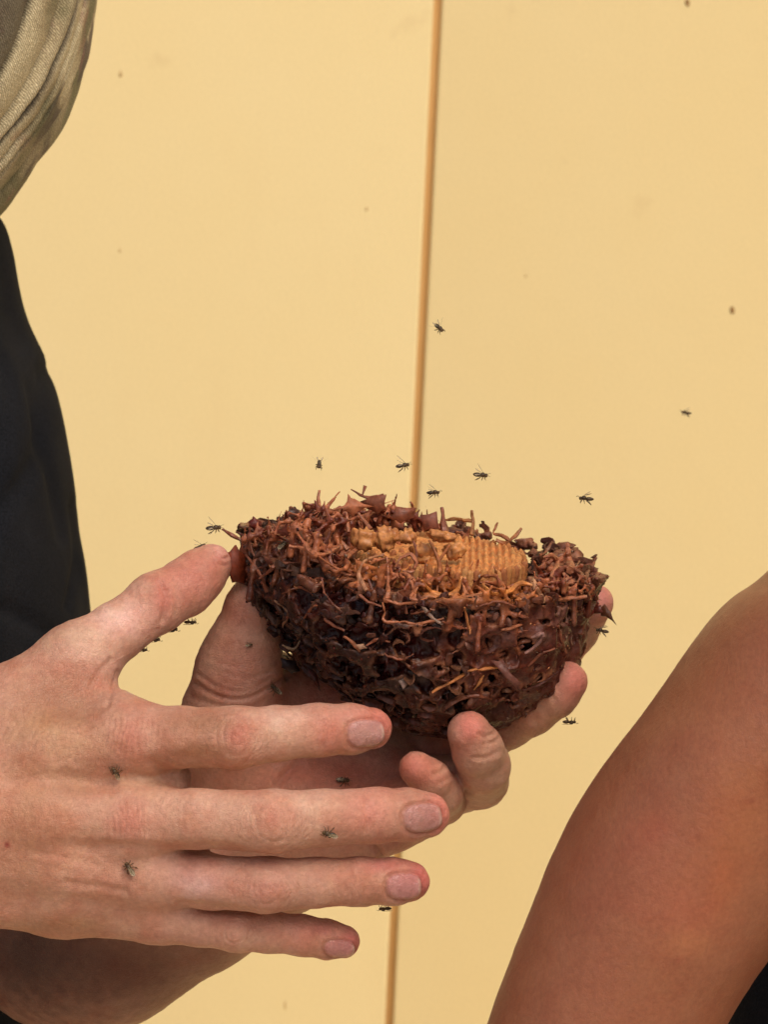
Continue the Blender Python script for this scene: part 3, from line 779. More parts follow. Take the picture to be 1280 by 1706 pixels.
while cnt < 420 and tries < 6000:
    tries += 1
    th = random.uniform(0, 2 * math.pi); z = random.uniform(-50, 4)
    rr = float(np.interp(z, prz, prr)) - random.uniform(0, 5)
    p = NC + (np.array([rr * math.cos(th) + np.interp(z, prz, pcx), rr * math.sin(th), z]) @ NB)
    qx, qy = topx(p[None]); qx, qy = qx[0], qy[0]
    frontside = math.sin(th) < 0
    smallr = (qx > 775 and frontside and qy > 990)
    if smallr and random.random() < 0.8: continue
    rad = random.uniform(1.2, 2.4) if smallr else random.uniform(1.8, 4.2)
    if any(np.linalg.norm(p - c_[0]) < (rad + min(c_[1], c_[2])) * 0.85 for c_ in cavs): continue
    n = bowl_normal(p)
    add_cav(p, rad * random.uniform(0.9, 1.6), rad * random.uniform(0.6, 1.0), rad * random.uniform(1.0, 1.8), n, random.uniform(0, 3)); cnt += 1
# hollows on the upper rim
for i in range(260):
    th = random.uniform(0, 2 * math.pi); rr = random.uniform(33, 57)
    p = NC + (np.array([rr * math.cos(th), rr * math.sin(th), random.uniform(-5, 2)]) @ NB)
    rad = random.uniform(1.8, 4.0)
    add_cav(p, rad * 1.2, rad * .8, rad * 1.6, NZ + rng.normal(0, .5, 3), random.uniform(0, 3), 0.8)
# lattice of struts grown onto the shell
SX = [385, 400, 430, 480, 515, 560, 600, 650, 700, 745, 800, 890, 940, 975, 1000]
SY = [918, 892, 880, 858, 838, 838, 832, 836, 850, 872, 900, 912, 926, 950, 980]
stf = nf.new()
nodes = []
tries = 0
while len(nodes) < 430 and tries < 60000:
    tries += 1
    th = random.uniform(0, 2 * math.pi); rr = random.uniform(27, 58); z = random.uniform(-6, 19)
    p = NC + np.array([rr * math.cos(th), rr * math.sin(th), z]) @ NB
    qx, qy = topx(p[None]); qx, qy = qx[0], qy[0]
    if qy < np.interp(qx, SX, SY) + 5: continue
    back = math.sin(th) > 0.1
    if not back and 575 < qx < 900 and qy < (958 if qx > 775 else 934): continue
    if back and 600 < qx < 900 and qy > 900: continue
    if z > 6 + 7 * back and qx > 640: continue
    if any(np.linalg.norm(p - q) < 3.0 for q in nodes): continue
    nodes.append(p)
pairs = set()
for i, p in enumerate(nodes):
    ds = sorted((np.linalg.norm(p - q), j) for j, q in enumerate(nodes) if j != i)
    for d_, j in ds[:2]:
        if d_ < 11: pairs.add((min(i, j), max(i, j)))
    if len(ds) > 6 and random.random() < 0.4 and ds[5][0] < 12: pairs.add((min(i, ds[5][1]), max(i, ds[5][1])))
for i, j in pairs:
    a_, b_ = nodes[i], nodes[j]; mid = (a_ + b_) / 2 + rng.normal(0, 1.1, 3)
    r_ = random.uniform(0.34, 0.52); R_ = r_ * random.uniform(1.2, 1.9)
    stf.cone(a_, mid, R_, r_, 1.0); stf.cone(mid, b_, r_, R_ * .7, 1.0)
for p in nodes[::2]:
    e = p - NZ * random.uniform(4, 10) + rng.normal(0, 1.0, 3)
    stf.cone(p, e, random.uniform(.45, .7), random.uniform(.8, 1.3), 1.2)
for p in nodes:
    if random.random() < 0.42:
        e = p + (NZ + rng.normal(0, .6, 3)) * random.uniform(2.0, 5.0)
        ex, ey = topx(e[None])
        if ey[0] < np.interp(ex[0], SX, SY) - 20: continue
        stf.cone(p, e, random.uniform(.5, .9), random.uniform(.2, .3), 1.0)
# thin ribs winding over the outside
for i in range(120):
    th = random.uniform(-math.pi, math.pi) if i > 80 else random.uniform(-math.pi, 0); z = random.uniform(-48, 2)
    da, dz_ = random.uniform(-1, 1), random.uniform(-1, 1); last = None
    for k_ in range(random.randint(3, 6)):
        rr = float(np.interp(z, prz, prr)) + 0.3
        p = NC + np.array([rr * math.cos(th) + float(np.interp(z, prz, pcx)), rr * math.sin(th), z]) @ NB
        g_ = solid(p)[0]; p = p - bowl_normal(p) * (g_ - random.uniform(-.3, .9))
        if last is not None: stf.cone(last, p, .36, .36, .6)
        last = p; th += da * 0.045; z += dz_ * 2.0; da += random.uniform(-.9, .9); dz_ += random.uniform(-.9, .9)
stf.d = stf.d + (0.16 * vng(nf, 1.2, 116)).astype(np.float32)
nf.d = smin(nf.d, stf.d, 0.7)
P, F = nf.mesh(); N = normals(P, F); px, py = topx(P)
qi = np.clip(((P - nf.lo) / nf.h).round().astype(int), 0, nf.n - 1)
strutk = np.clip(1.0 - (stf.d[qi[:, 0], qi[:, 1], qi[:, 2]] + 0.1) / 0.8, 0, 1)
P = P + N * (0.12 * vn(P, 1.6, 120) + 0.1 * vn(P, 0.9, 121))[:, None]
so, sd_, L = solid(P)
cavd = np.full(len(P), 50.0)
for (c_, rx, ry, rz, t, b, n) in cavs:
    m_ = max(rx, ry, rz) + 3
    sel = np.where((np.abs(P - c_) < m_).all(1))[0]
    if len(sel) == 0: continue
    Q = P[sel] - c_
    e = (np.sqrt((Q @ t / rx) ** 2 + (Q @ b / ry) ** 2 + (Q @ n / rz) ** 2) - 1) * min(rx, ry)
    cavd[sel] = np.minimum(cavd[sel], e)
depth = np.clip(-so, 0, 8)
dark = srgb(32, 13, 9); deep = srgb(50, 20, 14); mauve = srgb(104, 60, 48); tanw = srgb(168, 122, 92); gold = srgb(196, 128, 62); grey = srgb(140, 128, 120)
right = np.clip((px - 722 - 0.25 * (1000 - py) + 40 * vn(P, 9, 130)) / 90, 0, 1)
c_out = srgb(36, 9, 5) * (1 - right[:, None]) + mauve * right[:, None]  # left wax is darker by itself; shade on the front is painted in too
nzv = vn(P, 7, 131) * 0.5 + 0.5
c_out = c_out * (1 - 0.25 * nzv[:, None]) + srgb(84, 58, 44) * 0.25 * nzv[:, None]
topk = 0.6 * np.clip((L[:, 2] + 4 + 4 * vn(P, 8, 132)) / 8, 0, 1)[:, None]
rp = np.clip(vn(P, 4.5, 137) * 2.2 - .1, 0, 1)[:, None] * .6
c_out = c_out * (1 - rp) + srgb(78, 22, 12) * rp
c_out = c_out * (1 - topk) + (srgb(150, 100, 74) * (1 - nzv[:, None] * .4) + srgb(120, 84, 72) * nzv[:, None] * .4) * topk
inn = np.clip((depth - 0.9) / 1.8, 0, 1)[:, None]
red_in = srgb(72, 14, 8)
c_in = (dark * (1 - nzv[:, None]) + red_in * nzv[:, None]) * 0.8  # hollows coloured extra dark to stand for depth shade
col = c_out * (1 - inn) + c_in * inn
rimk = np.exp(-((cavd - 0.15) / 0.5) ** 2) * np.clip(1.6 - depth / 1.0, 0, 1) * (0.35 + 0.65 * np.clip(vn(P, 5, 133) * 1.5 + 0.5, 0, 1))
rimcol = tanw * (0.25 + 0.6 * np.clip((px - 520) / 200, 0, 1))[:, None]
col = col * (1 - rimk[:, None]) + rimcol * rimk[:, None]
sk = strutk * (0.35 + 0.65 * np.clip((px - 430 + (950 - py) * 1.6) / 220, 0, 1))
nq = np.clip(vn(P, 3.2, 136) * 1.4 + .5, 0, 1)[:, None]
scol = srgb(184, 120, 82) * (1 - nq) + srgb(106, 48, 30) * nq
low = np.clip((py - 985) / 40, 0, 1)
sk = sk * (1 - low * np.where(px < 680, 0.88, 0.5))  # low struts toned down, painting shade onto the nest front
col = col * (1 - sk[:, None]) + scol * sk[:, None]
gk = (gauss(740, 985, 44, 14) + gauss(845, 990, 50, 16) + gauss(610, 950, 30, 24) * .8 + gauss(790, 950, 60, 14) * .7)
gk = np.clip(gk, 0, 1)[:, None] * (1 - inn * .8) * 0.75
col = col * (1 - gk) + gold * gk
for (x, y, rx, ry, cc, st) in [(672, 1137, 14, 9, grey, .8), (700, 1130, 12, 8, grey, .6), (722, 1020, 8, 6, grey, .7), (862, 960, 16, 10, srgb(140, 120, 118), .6), (840, 1060, 22, 10, srgb(150, 120, 116), .6),
                               (905, 1062, 12, 8, srgb(160, 140, 130), .6), (665, 995, 10, 7, grey, .7), (760, 1180, 80, 24, srgb(84, 70, 56), .6), (945, 1030, 20, 30, srgb(120, 108, 104), .4)]:
    k = (gauss(x, y, rx, ry) * st * np.clip(N[:, 2] * 2, 0, 1))[:, None]; col = col * (1 - k) + cc * k
nest_base = NC - NZ * 54
nest = thing('bee_nest', world(nest_base), 'dark brown opened wax nest with an amber comb on top, cupped in two hands', 'bee nest')
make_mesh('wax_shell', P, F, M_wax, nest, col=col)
shell_P, shell_N = P.copy(), N.copy()

def vbvh(Pv, Fv): return BVHTree.FromPolygons([Vector(p) for p in Pv.tolist()], [tuple(f) for f in Fv.tolist()])
bv_nest = vbvh(P, F)
def face_w(px_, py_, default):
    o_ = Vector((0, 0, DIST)); d_ = (Vector(V(px_, py_, 0).tolist()) - o_).normalized()
    h_ = bv_nest.ray_cast(o_, d_)
    return (h_[0].z, True) if h_[0] is not None else (default, False)
# ---- brood comb
comb_c = NC + np.array([7.5, -1.0, 0])
CR = 27.5
def cpos(x, y, z): return comb_c + np.array([x, y, z]) @ NB
cf = Field(comb_c - np.array([34, 13, 34]), comb_c + np.array([34, 16, 34]), 0.42)
for zc, rr, hh in ((-1.0, CR - 1.6, 4.0), (2.6, CR - 3.4, 1.2)):
    L = (cf.grid() - comb_c) @ NB.T
    r_ = np.hypot(L[..., 0], L[..., 1])
    rid = np.clip((L[..., 0] - 2) / 4, 0, 1) * (0.8 - 1.3 * np.abs(np.sin(math.pi * (L[..., 0] + 0.15 * vn(L, 5, 145)) / 2.15))) - 0.04 * L[..., 0]
    e = np.maximum(r_ - rr, np.abs(L[..., 2] - zc + rid) - hh).astype(np.float32)
    cf.d = smin(cf.d, e, 1.5)
cf.d = (cf.d + 0.5 * vng(cf, 4, 140) + 0.35 * np.abs(vng(cf, 1.8, 141))).astype(np.float32)
P, F = cf.mesh(); N = normals(P, F)
nzv = (vn(P, 3, 142) * .5 + .5)[:, None]
col = srgb(206, 140, 78) * (1 - nzv) + srgb(176, 108, 60) * nzv
Lc = (P - comb_c) @ NB.T
col = col * np.where(vn(P, 5, 146) > .25, .86, 1.06)[:, None]
gr = (np.abs(np.sin(math.pi * Lc[:, 0] / 2.15)) < .35) * (Lc[:, 0] > 3) * .5
col = col * (1 - gr[:, None]) + srgb(134, 72, 38) * gr[:, None]
comb = thing('brood_comb', (0, 0, 0), None, None); comb.parent = nest; comb.location = Vector(world(comb_c)) - nest.location
make_mesh('comb_disc', P, F, M_comb, comb, col=col)
# one ribbed brood cell mesh, shared
def cell_mesh():
    nu, nv = 9, 11; P = []; F = []
    for i in range(nv + 1):
        t = i / nv; z = (t - 0.5) * 2
        r = math.sqrt(max(0.0, 1 - abs(z) ** 5)) * (1 + 0.10 * math.sin(t * 26) + 0.06 * math.sin(t * 11 + 1))
        for j in range(nu):
            a_ = 2 * math.pi * j / nu
            P.append((r * math.cos(a_), r * math.sin(a_), z))
    for i in range(nv):
        for j in range(nu): F.append((i * nu + j, i * nu + (j + 1) % nu, (i + 1) * nu + (j + 1) % nu, (i + 1) * nu + j))
    return np.array(P), np.array(F)
cmP, cmF = cell_mesh()
cm_meshes = []
for k in range(4):
    me = bpy.data.meshes.new('brood_cell')
    me.from_pydata([tuple(v) for v in (cmP * (1, 1, 1) + 0.12 * np.stack([vn(cmP * 2 + k * 5, 1, 150), vn(cmP * 2 + k * 5, 1, 151), 0 * cmP[:, 0]], 1))], [], [tuple(int(i) for i in f) for f in cmF])
    me.polygons.foreach_set('use_smooth', np.ones(len(me.polygons), bool))
    cc = [(204, 138, 78), (190, 122, 68), (214, 152, 92), (178, 110, 66)][k]
    at = me.color_attributes.new('col', 'FLOAT_COLOR', 'POINT'); at.data.foreach_set('color', np.tile(np.append(srgb(*cc), 1), len(cmP)).astype(np.float32))
    me.materials.append(M_comb); cm_meshes.append(me)
ncell = 0
for ring in range(5):
    rr = CR - 0.9 - ring * (2.1 + .3 * ring)
    nn_ = int(2 * math.pi * rr / (2.15 + .55 * min(ring, 2)))
    for i in range(nn_):
        a_ = 2 * math.pi * (i + 0.5 * (ring % 2)) / nn_
        x, y = rr * math.cos(a_), rr * math.sin(a_)
        if ring > 0 and x > 1: continue
        if x < -8 and y < 8 and random.random() < 0.35 and ring == 0: continue
        o = bpy.data.objects.new('brood_cell', cm_meshes[random.randrange(4)])
        COL.objects.link(o); o.parent = comb
        hz = (4.6 + random.uniform(-.6, .6) - (1.0 if ring == 0 else 1.3)) ; zc = 1.0 + random.uniform(-.7, .7) + (0, .1, -.2, .3, .1)[ring]
        o.location = Vector(world(cpos(x, y, zc)) - world(comb_c))
        Mx = Matrix([[*(NB[k] @ FR)] for k in range(3)]).transposed()
        o.rotation_euler = (Mx @ Matrix.Rotation(random.uniform(-.1, .1), 3, 'X') @ Matrix.Rotation(random.uniform(-.12, .12), 3, 'Y') @ Matrix.Rotation(random.uniform(0, 6), 3, 'Z')).to_euler()
        s_ = random.uniform(1.0, 1.2); o.scale = Vector((s_ / 1000, s_ / 1000, hz / 1000)); ncell += 1
# broken chunks of comb on the left part
chunks = [(607, 897, 20, 17, .2), (643, 900, 17, 19, -.1), (676, 893, 16, 12, .1), (705, 918, 21, 13, .2), (758, 918, 18, 14, -.2), (712, 934, 18, 12, 0), (751, 944, 15, 10, .1),
          (628, 957, 15, 24, .35), (695, 965, 8, 20, .1), (735, 893, 22, 9, .1), (668, 944, 12, 8, 0)]
for i, (x, y, a_, b_, an) in enumerate(chunks):
    w_, ok = surf(x, y); w_ = max(w_, NC[2] + 18) if y > 915 else NC[2] + 24
    if y > 940: w_ = surf(x, y)[0] - 2.0
    c_ = V(x, y, w_)
    P = []; F = []; nu, nv = 34, 20
    for p_ in range(nv + 1):
        th = math.pi * p_ / nv
        for q_ in range(nu):
            ph = 2 * math.pi * q_ / nu; P.append((math.sin(th) * math.cos(ph), math.cos(th), math.sin(th) * math.sin(ph)))
    P = np.array(P); P = np.sign(P) * np.abs(P) ** 0.75; P[:, 0] *= 1 + 0.35 * P[:, 1] * math.sin(i * 2.1)
    P[:, 0] += 0.18 * math.sin(i * 3.3) * P[:, 1]
    ridg = 0.10 * np.sin(P[:, 0] * 13 + i + 1.5 * P[:, 1]) + 0.05 * np.sin(P[:, 0] * 23 + P[:, 1] * 2)
    P = P * (1 + ridg + 0.3 * vn(P * 2 + i * 9, 1, 160))[:, None]
    P = P * np.array([a_ / S, b_ / S, 3.0])
    ca, sa = math.cos(an), math.sin(an); P = P @ np.array([[ca, -sa, 0], [sa, ca, 0], [0, 0, 1]]) + c_
    I = np.arange(nv * nu); i_, j_ = I // nu, I % nu; jn = (j_ + 1) % nu
    F = np.stack([i_ * nu + j_, i_ * nu + jn, (i_ + 1) * nu + jn, (i_ + 1) * nu + j_], 1)
    nzv = (vn(P, 2, 161) * .5 + .5)[:, None]
    make_mesh('comb_chunk', P, F, M_comb, comb, col=srgb(206, 142, 80) * (1 - nzv) + srgb(160, 96, 54) * nzv)

# ---- struts and pillars
def tube(path, radii, name, parent, col, mat=M_strut, n=7, wob=0.15, flat=1.0, ref=(0.13, 0.2, 0.97)):
    P = np.array(path, float); T = np.gradient(P, axis=0); T /= np.linalg.norm(T, axis=1, keepdims=True) + 1e-9
    ref = np.array(ref); out = []; F = []
    for i in range(len(P)):
        a_ = np.cross(T[i], ref); a_ /= np.linalg.norm(a_) + 1e-9; b_ = np.cross(T[i], a_)
        for j in range(n):
            t = 2 * math.pi * j / n
            out.append(P[i] + radii[i] * (a_ * math.cos(t) + b_ * math.sin(t) * flat))
    out = np.array(out); out += wob * np.stack([vn(out, 1.3, 170 + k) for k in range(3)], 1)
    m_ = len(P)
    for i in range(m_ - 1):
        for j in range(n): F.append((i * n + j, i * n + (j + 1) % n, (i + 1) * n + (j + 1) % n, (i + 1) * n + j))
    F.append(tuple(range(n))[::-1]); F.append(tuple((m_ - 1) * n + j for j in range(n)))
    nz = (vn(out, 2.5, 175) * .5 + .5)[:, None]
    c = np.array(col) * (0.75 + 0.5 * nz)
    return make_mesh(name, out, F, mat, parent, col=c, shade=False)
T1, T2, T3, T4 = srgb(164, 108, 76), srgb(126, 78, 56), srgb(196, 132, 68), srgb(150, 134, 122)
T5 = srgb(84, 44, 32)
strokes = [
 ([(532, 817), (532, 842), (551, 884), (579, 916)], 4.0, T1, -32), ([(518, 840), (537, 872), (539, 893)], 4.0, T1, -30), ([(560, 860), (577, 855), (581, 886)], 3.5, T1, -32),
 ([(585, 815), (615, 830), (640, 825)], 3.2, T2, -40), ([(605, 824), (608, 810)], 2.8, T2, -40), ([(598, 855), (617, 882)], 3, T1, -30),
 ([(482, 863), (494, 884), (475, 891)], 3.6, T1, -20), ([(494, 884), (524, 882)], 4, T2, -20), ([(482, 909), (509, 914), (530, 924), (549, 920), (570, 908)], 3.4, T1, -12),
 ([(514, 895), (512, 912), (526, 925)], 4.5, T1, -12), ([(530, 927), (577, 956), (598, 956), (612, 946)], 3, T1, 4), ([(560, 945), (591, 918), (623, 884)], 3.6, T1, -4),
 ([(640, 924), (613, 931), (602, 943), (598, 960), (612, 984)], 3.4, srgb(170, 126, 92), 8), ([(370, 882), (393, 895), (425, 914), (440, 930)], 4.2, T2, -30), ([(393, 886), (412, 893), (471, 884)], 3, T5, -36),
 ([(431, 965), (448, 952), (465, 939), (501, 937)], 2.6, T2, 0), ([(716, 900), (732, 934), (732, 955)], 3.6, srgb(150, 96, 56), 8), ([(732, 934), (750, 909)], 3.2, srgb(150, 96, 56), 6),
 ([(659, 945), (665, 932), (684, 924), (693, 938), (686, 952), (672, 950)], 3.3, T1, 12), ([(690, 900), (694, 920), (692, 940)], 3.5, T2, 10), ([(644, 926), (648, 962), (644, 1002)], 4.2, T1, 14),
 ([(648, 968), (676, 956), (689, 979), (684, 998)], 3.8, T1, 16), ([(704, 966), (719, 986), (744, 992), (762, 984), (770, 960)], 4.0, T3, 20), ([(804, 974), (819, 988), (833, 991), (853, 983), (869, 971), (886, 976)], 4.2, T3, 18),
 ([(922, 1001), (953, 996), (979, 994)], 3.5, T1, 5), ([(888, 966), (896, 985), (908, 1002)], 5, srgb(170, 132, 100), 8), ([(720, 1153), (766, 1128), (784, 1116), (830, 1113)], 2.8, srgb(206, 142, 84), 6),
 ([(702, 1006), (722, 1030), (738, 1040)], 3.2, T4, 20), ([(774, 1012), (778, 1030), (784, 1057)], 2.6, srgb(180, 126, 80), 20), ([(668, 1035), (696, 1040), (717, 1035), (740, 1030)], 2.6, T1, 20),
 ([(886, 1062), (904, 1056), (896, 1074), (876, 1088)], 3.6, srgb(150, 116, 108), 12), ([(836, 1050), (852, 1046), (869, 1041)], 3.0, T1, 14), ([(931, 1043), (934, 1063), (944, 1088)], 2.8, T2, 0),
 ([(652, 995), (640, 998), (668, 1005), (700, 1003)], 2.4, T1, 20), ([(638, 1003), (642, 1020), (640, 1034), (668, 1036)], 2.4, T1, 20), ([(684, 998), (700, 1000), (712, 996)], 2.4, T1, 20),
 ([(787, 850), (788, 870), (786, 892)], 4.2, srgb(140, 98, 52), -50), ([(740, 866), (762, 864), (787, 868)], 3.2, srgb(140, 98, 52), -50), ([(736, 846), (739, 868), (740, 892)], 6.0, T2, -48),
 ([(830, 871), (822, 888), (836, 892), (850, 902)], 3.6, srgb(140, 92, 56), -48), ([(870, 879), (858, 894), (842, 905), (826, 900)], 4.0, srgb(148, 98, 58), -48),
 ([(921, 902), (912, 916), (902, 932)], 3.0, srgb(140, 98, 66), -40), ([(967, 934), (958, 948)], 3, T2, -36), ([(979, 940), (979, 956), (974, 974)], 3.2, T2, -34),
 ([(946, 905), (947, 922), (950, 950)], 6.0, T1, -34), ([(925, 946), (940, 940), (960, 950), (975, 962)], 4, T2, -30), ([(905, 930), (920, 925), (928, 940), (918, 962)], 4, T1, -20),
 ([(800, 1010), (830, 1002), (862, 1012)], 2.2, T2, 20), ([(560, 972), (590, 984), (612, 1002), (636, 1010)], 2.4, T2, 14), ([(470, 990), (500, 978), (520, 990)], 2.2, T2, 10), ([(540, 1030), (560, 1044), (575, 1050)], 2.6, T2, 15),
 ([(572, 1060), (590, 1072), (600, 1084)], 2.8, T1, 16), ([(500, 1040), (520, 1012), (530, 1008)], 2.0, T2, 12), ([(610, 1075), (630, 1064), (650, 1070)], 2.2, T2, 14), ([(640, 1090), (668, 1098), (690, 1090)], 2.0, T2, 12),
 ([(410, 925), (430, 950), (446, 985)], 3.2, T2, -10), ([(470, 1075), (490, 1080), (500, 1066)], 2.0, srgb(120, 100, 74), 4), ([(458, 1000), (480, 1020), (470, 1045)], 2.2, srgb(112, 84, 62), 0),
 ([(880, 1110), (900, 1090), (925, 1080)], 2.2, T2, 6), ([(870, 1150), (900, 1140), (930, 1120)], 2.6, T5, 0), ([(760, 1165), (790, 1158), (820, 1165)], 2.4, T2, 2), ([(790, 1150), (800, 1135), (806, 1125)], 2.2, srgb(170, 120, 70), 6),
]
npill = 0
for (pts, r_, cc, w0) in strokes:
    Q = []
    for (x, y) in smooth(pts, 4):
        w_, ok = face_w(x, y, w0)
        if y > 985: w_ = max(w_, surf(x, y)[0] - 1.0)
        if ok and y > 930 or (ok and w0 > -15): Q.append(V(x, y, max(w_, w0 - 6) + 0.9))
        else: Q.append(V(x, y, w0 + 0.6 * (y - 880) * 0.1))
    Q = np.array(Q)
    if len(Q) > 4:
        for _ in range(3): Q[1:-1, 2] = np.maximum((Q[:-2, 2] + Q[1:-1, 2] + Q[2:, 2]) / 3, Q[1:-1, 2] - 0.6)
    t = np.linspace(0, 1, len(Q))
    rad = r_ / S * ((0.5 + 0.62 * t ** .8) if pts[0][1] < 930 else (0.62 + 0.4 * np.sin(math.pi * t)))
    rad = rad * (1 + 0.35 * vn(Q, 1.6, 176))
    tube(Q, rad, 'pillar', nest, cc, wob=.34, n=6); npill += 1
# ---- wax flakes: small torn plates
def flake(c, n, size, col, seed, name='wax_flake', asp=1.0, roll=None, curl=0.25, corners=None, thick=0.35):
    t, b, n = frame_at(n)
    ro = random.uniform(0, 6.28) if roll is None else roll
    t, b = t * math.cos(ro) + b * math.sin(ro), -t * math.sin(ro) + b * math.cos(ro)
    k = 9; ring = []
    for j in range(k):
        a_ = 2 * math.pi * j / k
        rr = size * random.uniform(0.55, 1.25)
        ring.append((rr * math.cos(a_), rr * math.sin(a_) * asp))
    if corners is not None: ring = corners; k = len(ring)
    ring2 = [(x * .5, y * .5) for x, y in ring]
    pts = [(0, 0)] + ring2 + ring
    top = []; bot = []
    for (x, y) in pts:
        z = curl * (x * x - 0.5 * y * y) / max(size, .1) + 0.15 * size * float(vn(np.array([x + seed * 3, y, 0.0]), 1.5, 180))
        q = c + t * x + b * y + n * z
        top.append(q + n * thick / 2); bot.append(q - n * thick / 2)
    P = np.array(top + bot); m_ = len(pts); F = []
    for s_, fl in ((0, False), (m_, True)):
        for j in range(k):
            jn = (j + 1) % k
            f1 = (s_, s_ + 1 + j, s_ + 1 + jn); f2 = (s_ + 1 + j, s_ + 1 + k + j, s_ + 1 + k + jn, s_ + 1 + jn)
            F += [f1[::-1], f2[::-1]] if fl else [f1, f2]
    for j in range(k):
        jn = (j + 1) % k; F.append((1 + k + j, m_ + 1 + k + j, m_ + 1 + k + jn, 1 + k + jn))
    nz = (vn(P, 2.0, 181) * .5 + .5)[:, None]
    cc = np.array(col) * (0.75 + 0.5 * nz)
    return make_mesh(name, P, F, M_strut, nest, col=cc)
def flake_px(corn, w_, col, tiltx=0.0, thick=0.6):
    C_ = np.mean(corn, axis=0); c = V(C_[0], C_[1], w_)
    t = np.array([1.0, 0, 0]); n = np.array([tiltx, 0.25, 1.0]); n /= np.linalg.norm(n)
    cc_ = []
    for (xa, ya), (xb, yb) in zip(corn, list(corn[1:]) + [corn[0]]):
        cc_ += [(xa, ya), ((xa + xb) / 2 * .88 + C_[0] * .12 + random.uniform(-1, 1), (ya + yb) / 2 * .88 + C_[1] * .12 + random.uniform(-1, 1))]
    Pq = [V(x, y, w_ - tiltx * (x - C_[0]) / S + random.uniform(-.5, .5)) for x, y in cc_]
    P0 = np.array(Pq); m_ = len(P0)
    mid = P0.mean(0) + n * 0.3
    P = np.vstack([mid + n * thick / 2, P0 + n * thick / 2, mid - n * thick / 2, P0 - n * thick / 2]); F = []
    for j in range(m_):
        jn = (j + 1) % m_
        F += [(0, 1 + jn, 1 + j), (m_ + 1, m_ + 2 + j, m_ + 2 + jn), (1 + j, 1 + jn, m_ + 2 + jn, m_ + 2 + j)]
    nz = (vn(P, 2.0, 181) * .5 + .5)[:, None]
    o = make_mesh('wax_flake', P, F, M_strut, nest, col=np.array(col) * (0.8 + .4 * nz))
    return o
# webs stretched between neighbouring struts
nweb = 0
for i, p in enumerate(nodes):
    if nweb >= 230: continue
    ds = sorted((np.linalg.norm(p - q), j) for j, q in enumerate(nodes) if j != i)
    a_, b_ = nodes[ds[random.randrange(0, 2)][1]] + rng.normal(0, .5, 3), nodes[ds[random.randrange(2, 5)][1]] + rng.normal(0, .5, 3)
    if max(np.linalg.norm(p - a_), np.linalg.norm(p - b_)) > 8.5: continue
    ctr = (p + a_ + b_) / 3; ring = []
    for u_, v_ in ((p, a_), (a_, b_), (b_, p)):
        q1, q2 = random.uniform(.15, .75), random.uniform(.15, .75)
        ring += [u_ + (u_ - ctr) * random.uniform(.1, .4), u_ * .66 + v_ * .34 + (ctr - (u_ + v_) / 2) * q1, u_ * .34 + v_ * .66 + (ctr - (u_ + v_) / 2) * q2]
    n_ = np.cross(a_ - p, b_ - p); n_ /= np.linalg.norm(n_) + 1e-6
    t_ = .2; up_ = np.array([ctr + n_ * (t_ + .25)] + [r + n_ * t_ for r in ring]); dn_ = np.array([ctr - n_ * t_] + [r - n_ * t_ for r in ring])
    Pw = np.vstack([up_, dn_]); Fw = []
    for j in range(9):
        jn = (j + 1) % 9; Fw += [(0, 1 + j, 1 + jn), (10, 11 + jn, 11 + j), (1 + j, 11 + j, 11 + jn, 1 + jn)]
    Pw += .12 * np.stack([vn(Pw, 1.2, 190 + k) for k in range(3)], 1)
    wx = topx(ctr[None])[0][0]
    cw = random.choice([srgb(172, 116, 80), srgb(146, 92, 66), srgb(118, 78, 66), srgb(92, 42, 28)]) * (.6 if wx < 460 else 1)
    make_mesh('wax_web', Pw, Fw, M_strut, nest, col=np.tile(cw, (20, 1)), shade=False); nweb += 1
flake_px([(580, 823), (592, 832), (622, 844), (600, 850), (588, 862), (574, 852), (552, 852), (574, 842)], -34, T1, .2)
flake_px([(600, 836), (620, 826), (644, 824), (641, 846), (630, 858), (612, 848)], -42, T2, -.3)
flake_px([(660, 844), (694, 846), (690, 862), (668, 872), (650, 862)], -44, T2, .3)
flake_px([(700, 858), (728, 852), (732, 880), (706, 884)], -46, srgb(134, 86, 68), -.2)
flake_px([(946, 903), (952, 925), (962, 952), (930, 950), (939, 930)], -36, T1, .2)
flake_px([(415, 868), (422, 860), (436, 870), (438, 884), (424, 884), (415, 878)], -38, srgb(88, 34, 24), .3)
flake_px([(474, 854), (486, 846), (498, 850), (494, 868), (478, 872)], -36, srgb(66, 44, 34), .3)
flake_px([(377, 922), (392, 908), (407, 925), (414, 950), (410, 974), (388, 970), (376, 948)], -21, srgb(112, 50, 26), .5, 1.3)
flake_px([(384, 928), (394, 924), (398, 938), (390, 944)], -23, srgb(170, 92, 56), .3, .8)
flake_px([(975, 1000), (990, 985), (998, 1005), (990, 1022), (970, 1046), (958, 1050)], -38, srgb(120, 44, 34), -.5, 1.0)
flake_px([(998, 1012), (1008, 1006), (1018, 1020), (1028, 1042), (1014, 1030), (1002, 1026)], -36, srgb(96, 62, 42), -.3, .8)
flake_px([(985, 1010), (1002, 1008), (1006, 1022), (990, 1022)], -37, srgb(110, 56, 46), -.3, .8)
flake_px([(955, 1075), (964, 1076), (962, 1086), (955, 1092)], -34, srgb(86, 66, 50), -.3)
flake_px([(818, 1100), (838, 1098), (850, 1120), (868, 1138), (864, 1150), (842, 1128)], 8, srgb(116, 78, 68), .2, .4)
flake_px([(468, 1096), (492, 1100), (500, 1118), (486, 1122), (470, 1112)], -18, dark, .4)
flake_px([(512, 1112), (528, 1124), (534, 1152), (524, 1140)], -12, srgb(70, 32, 24), .2)
flake_px([(592, 1074), (606, 1072), (612, 1080), (600, 1082)], surf(600, 1078)[0] + 1.4, srgb(170, 138, 112), .2, .4)
flake_px([(664, 1134), (674, 1128), (680, 1140), (672, 1148)], surf(672, 1138)[0] + 1.0, srgb(140, 126, 118), .2, .4)
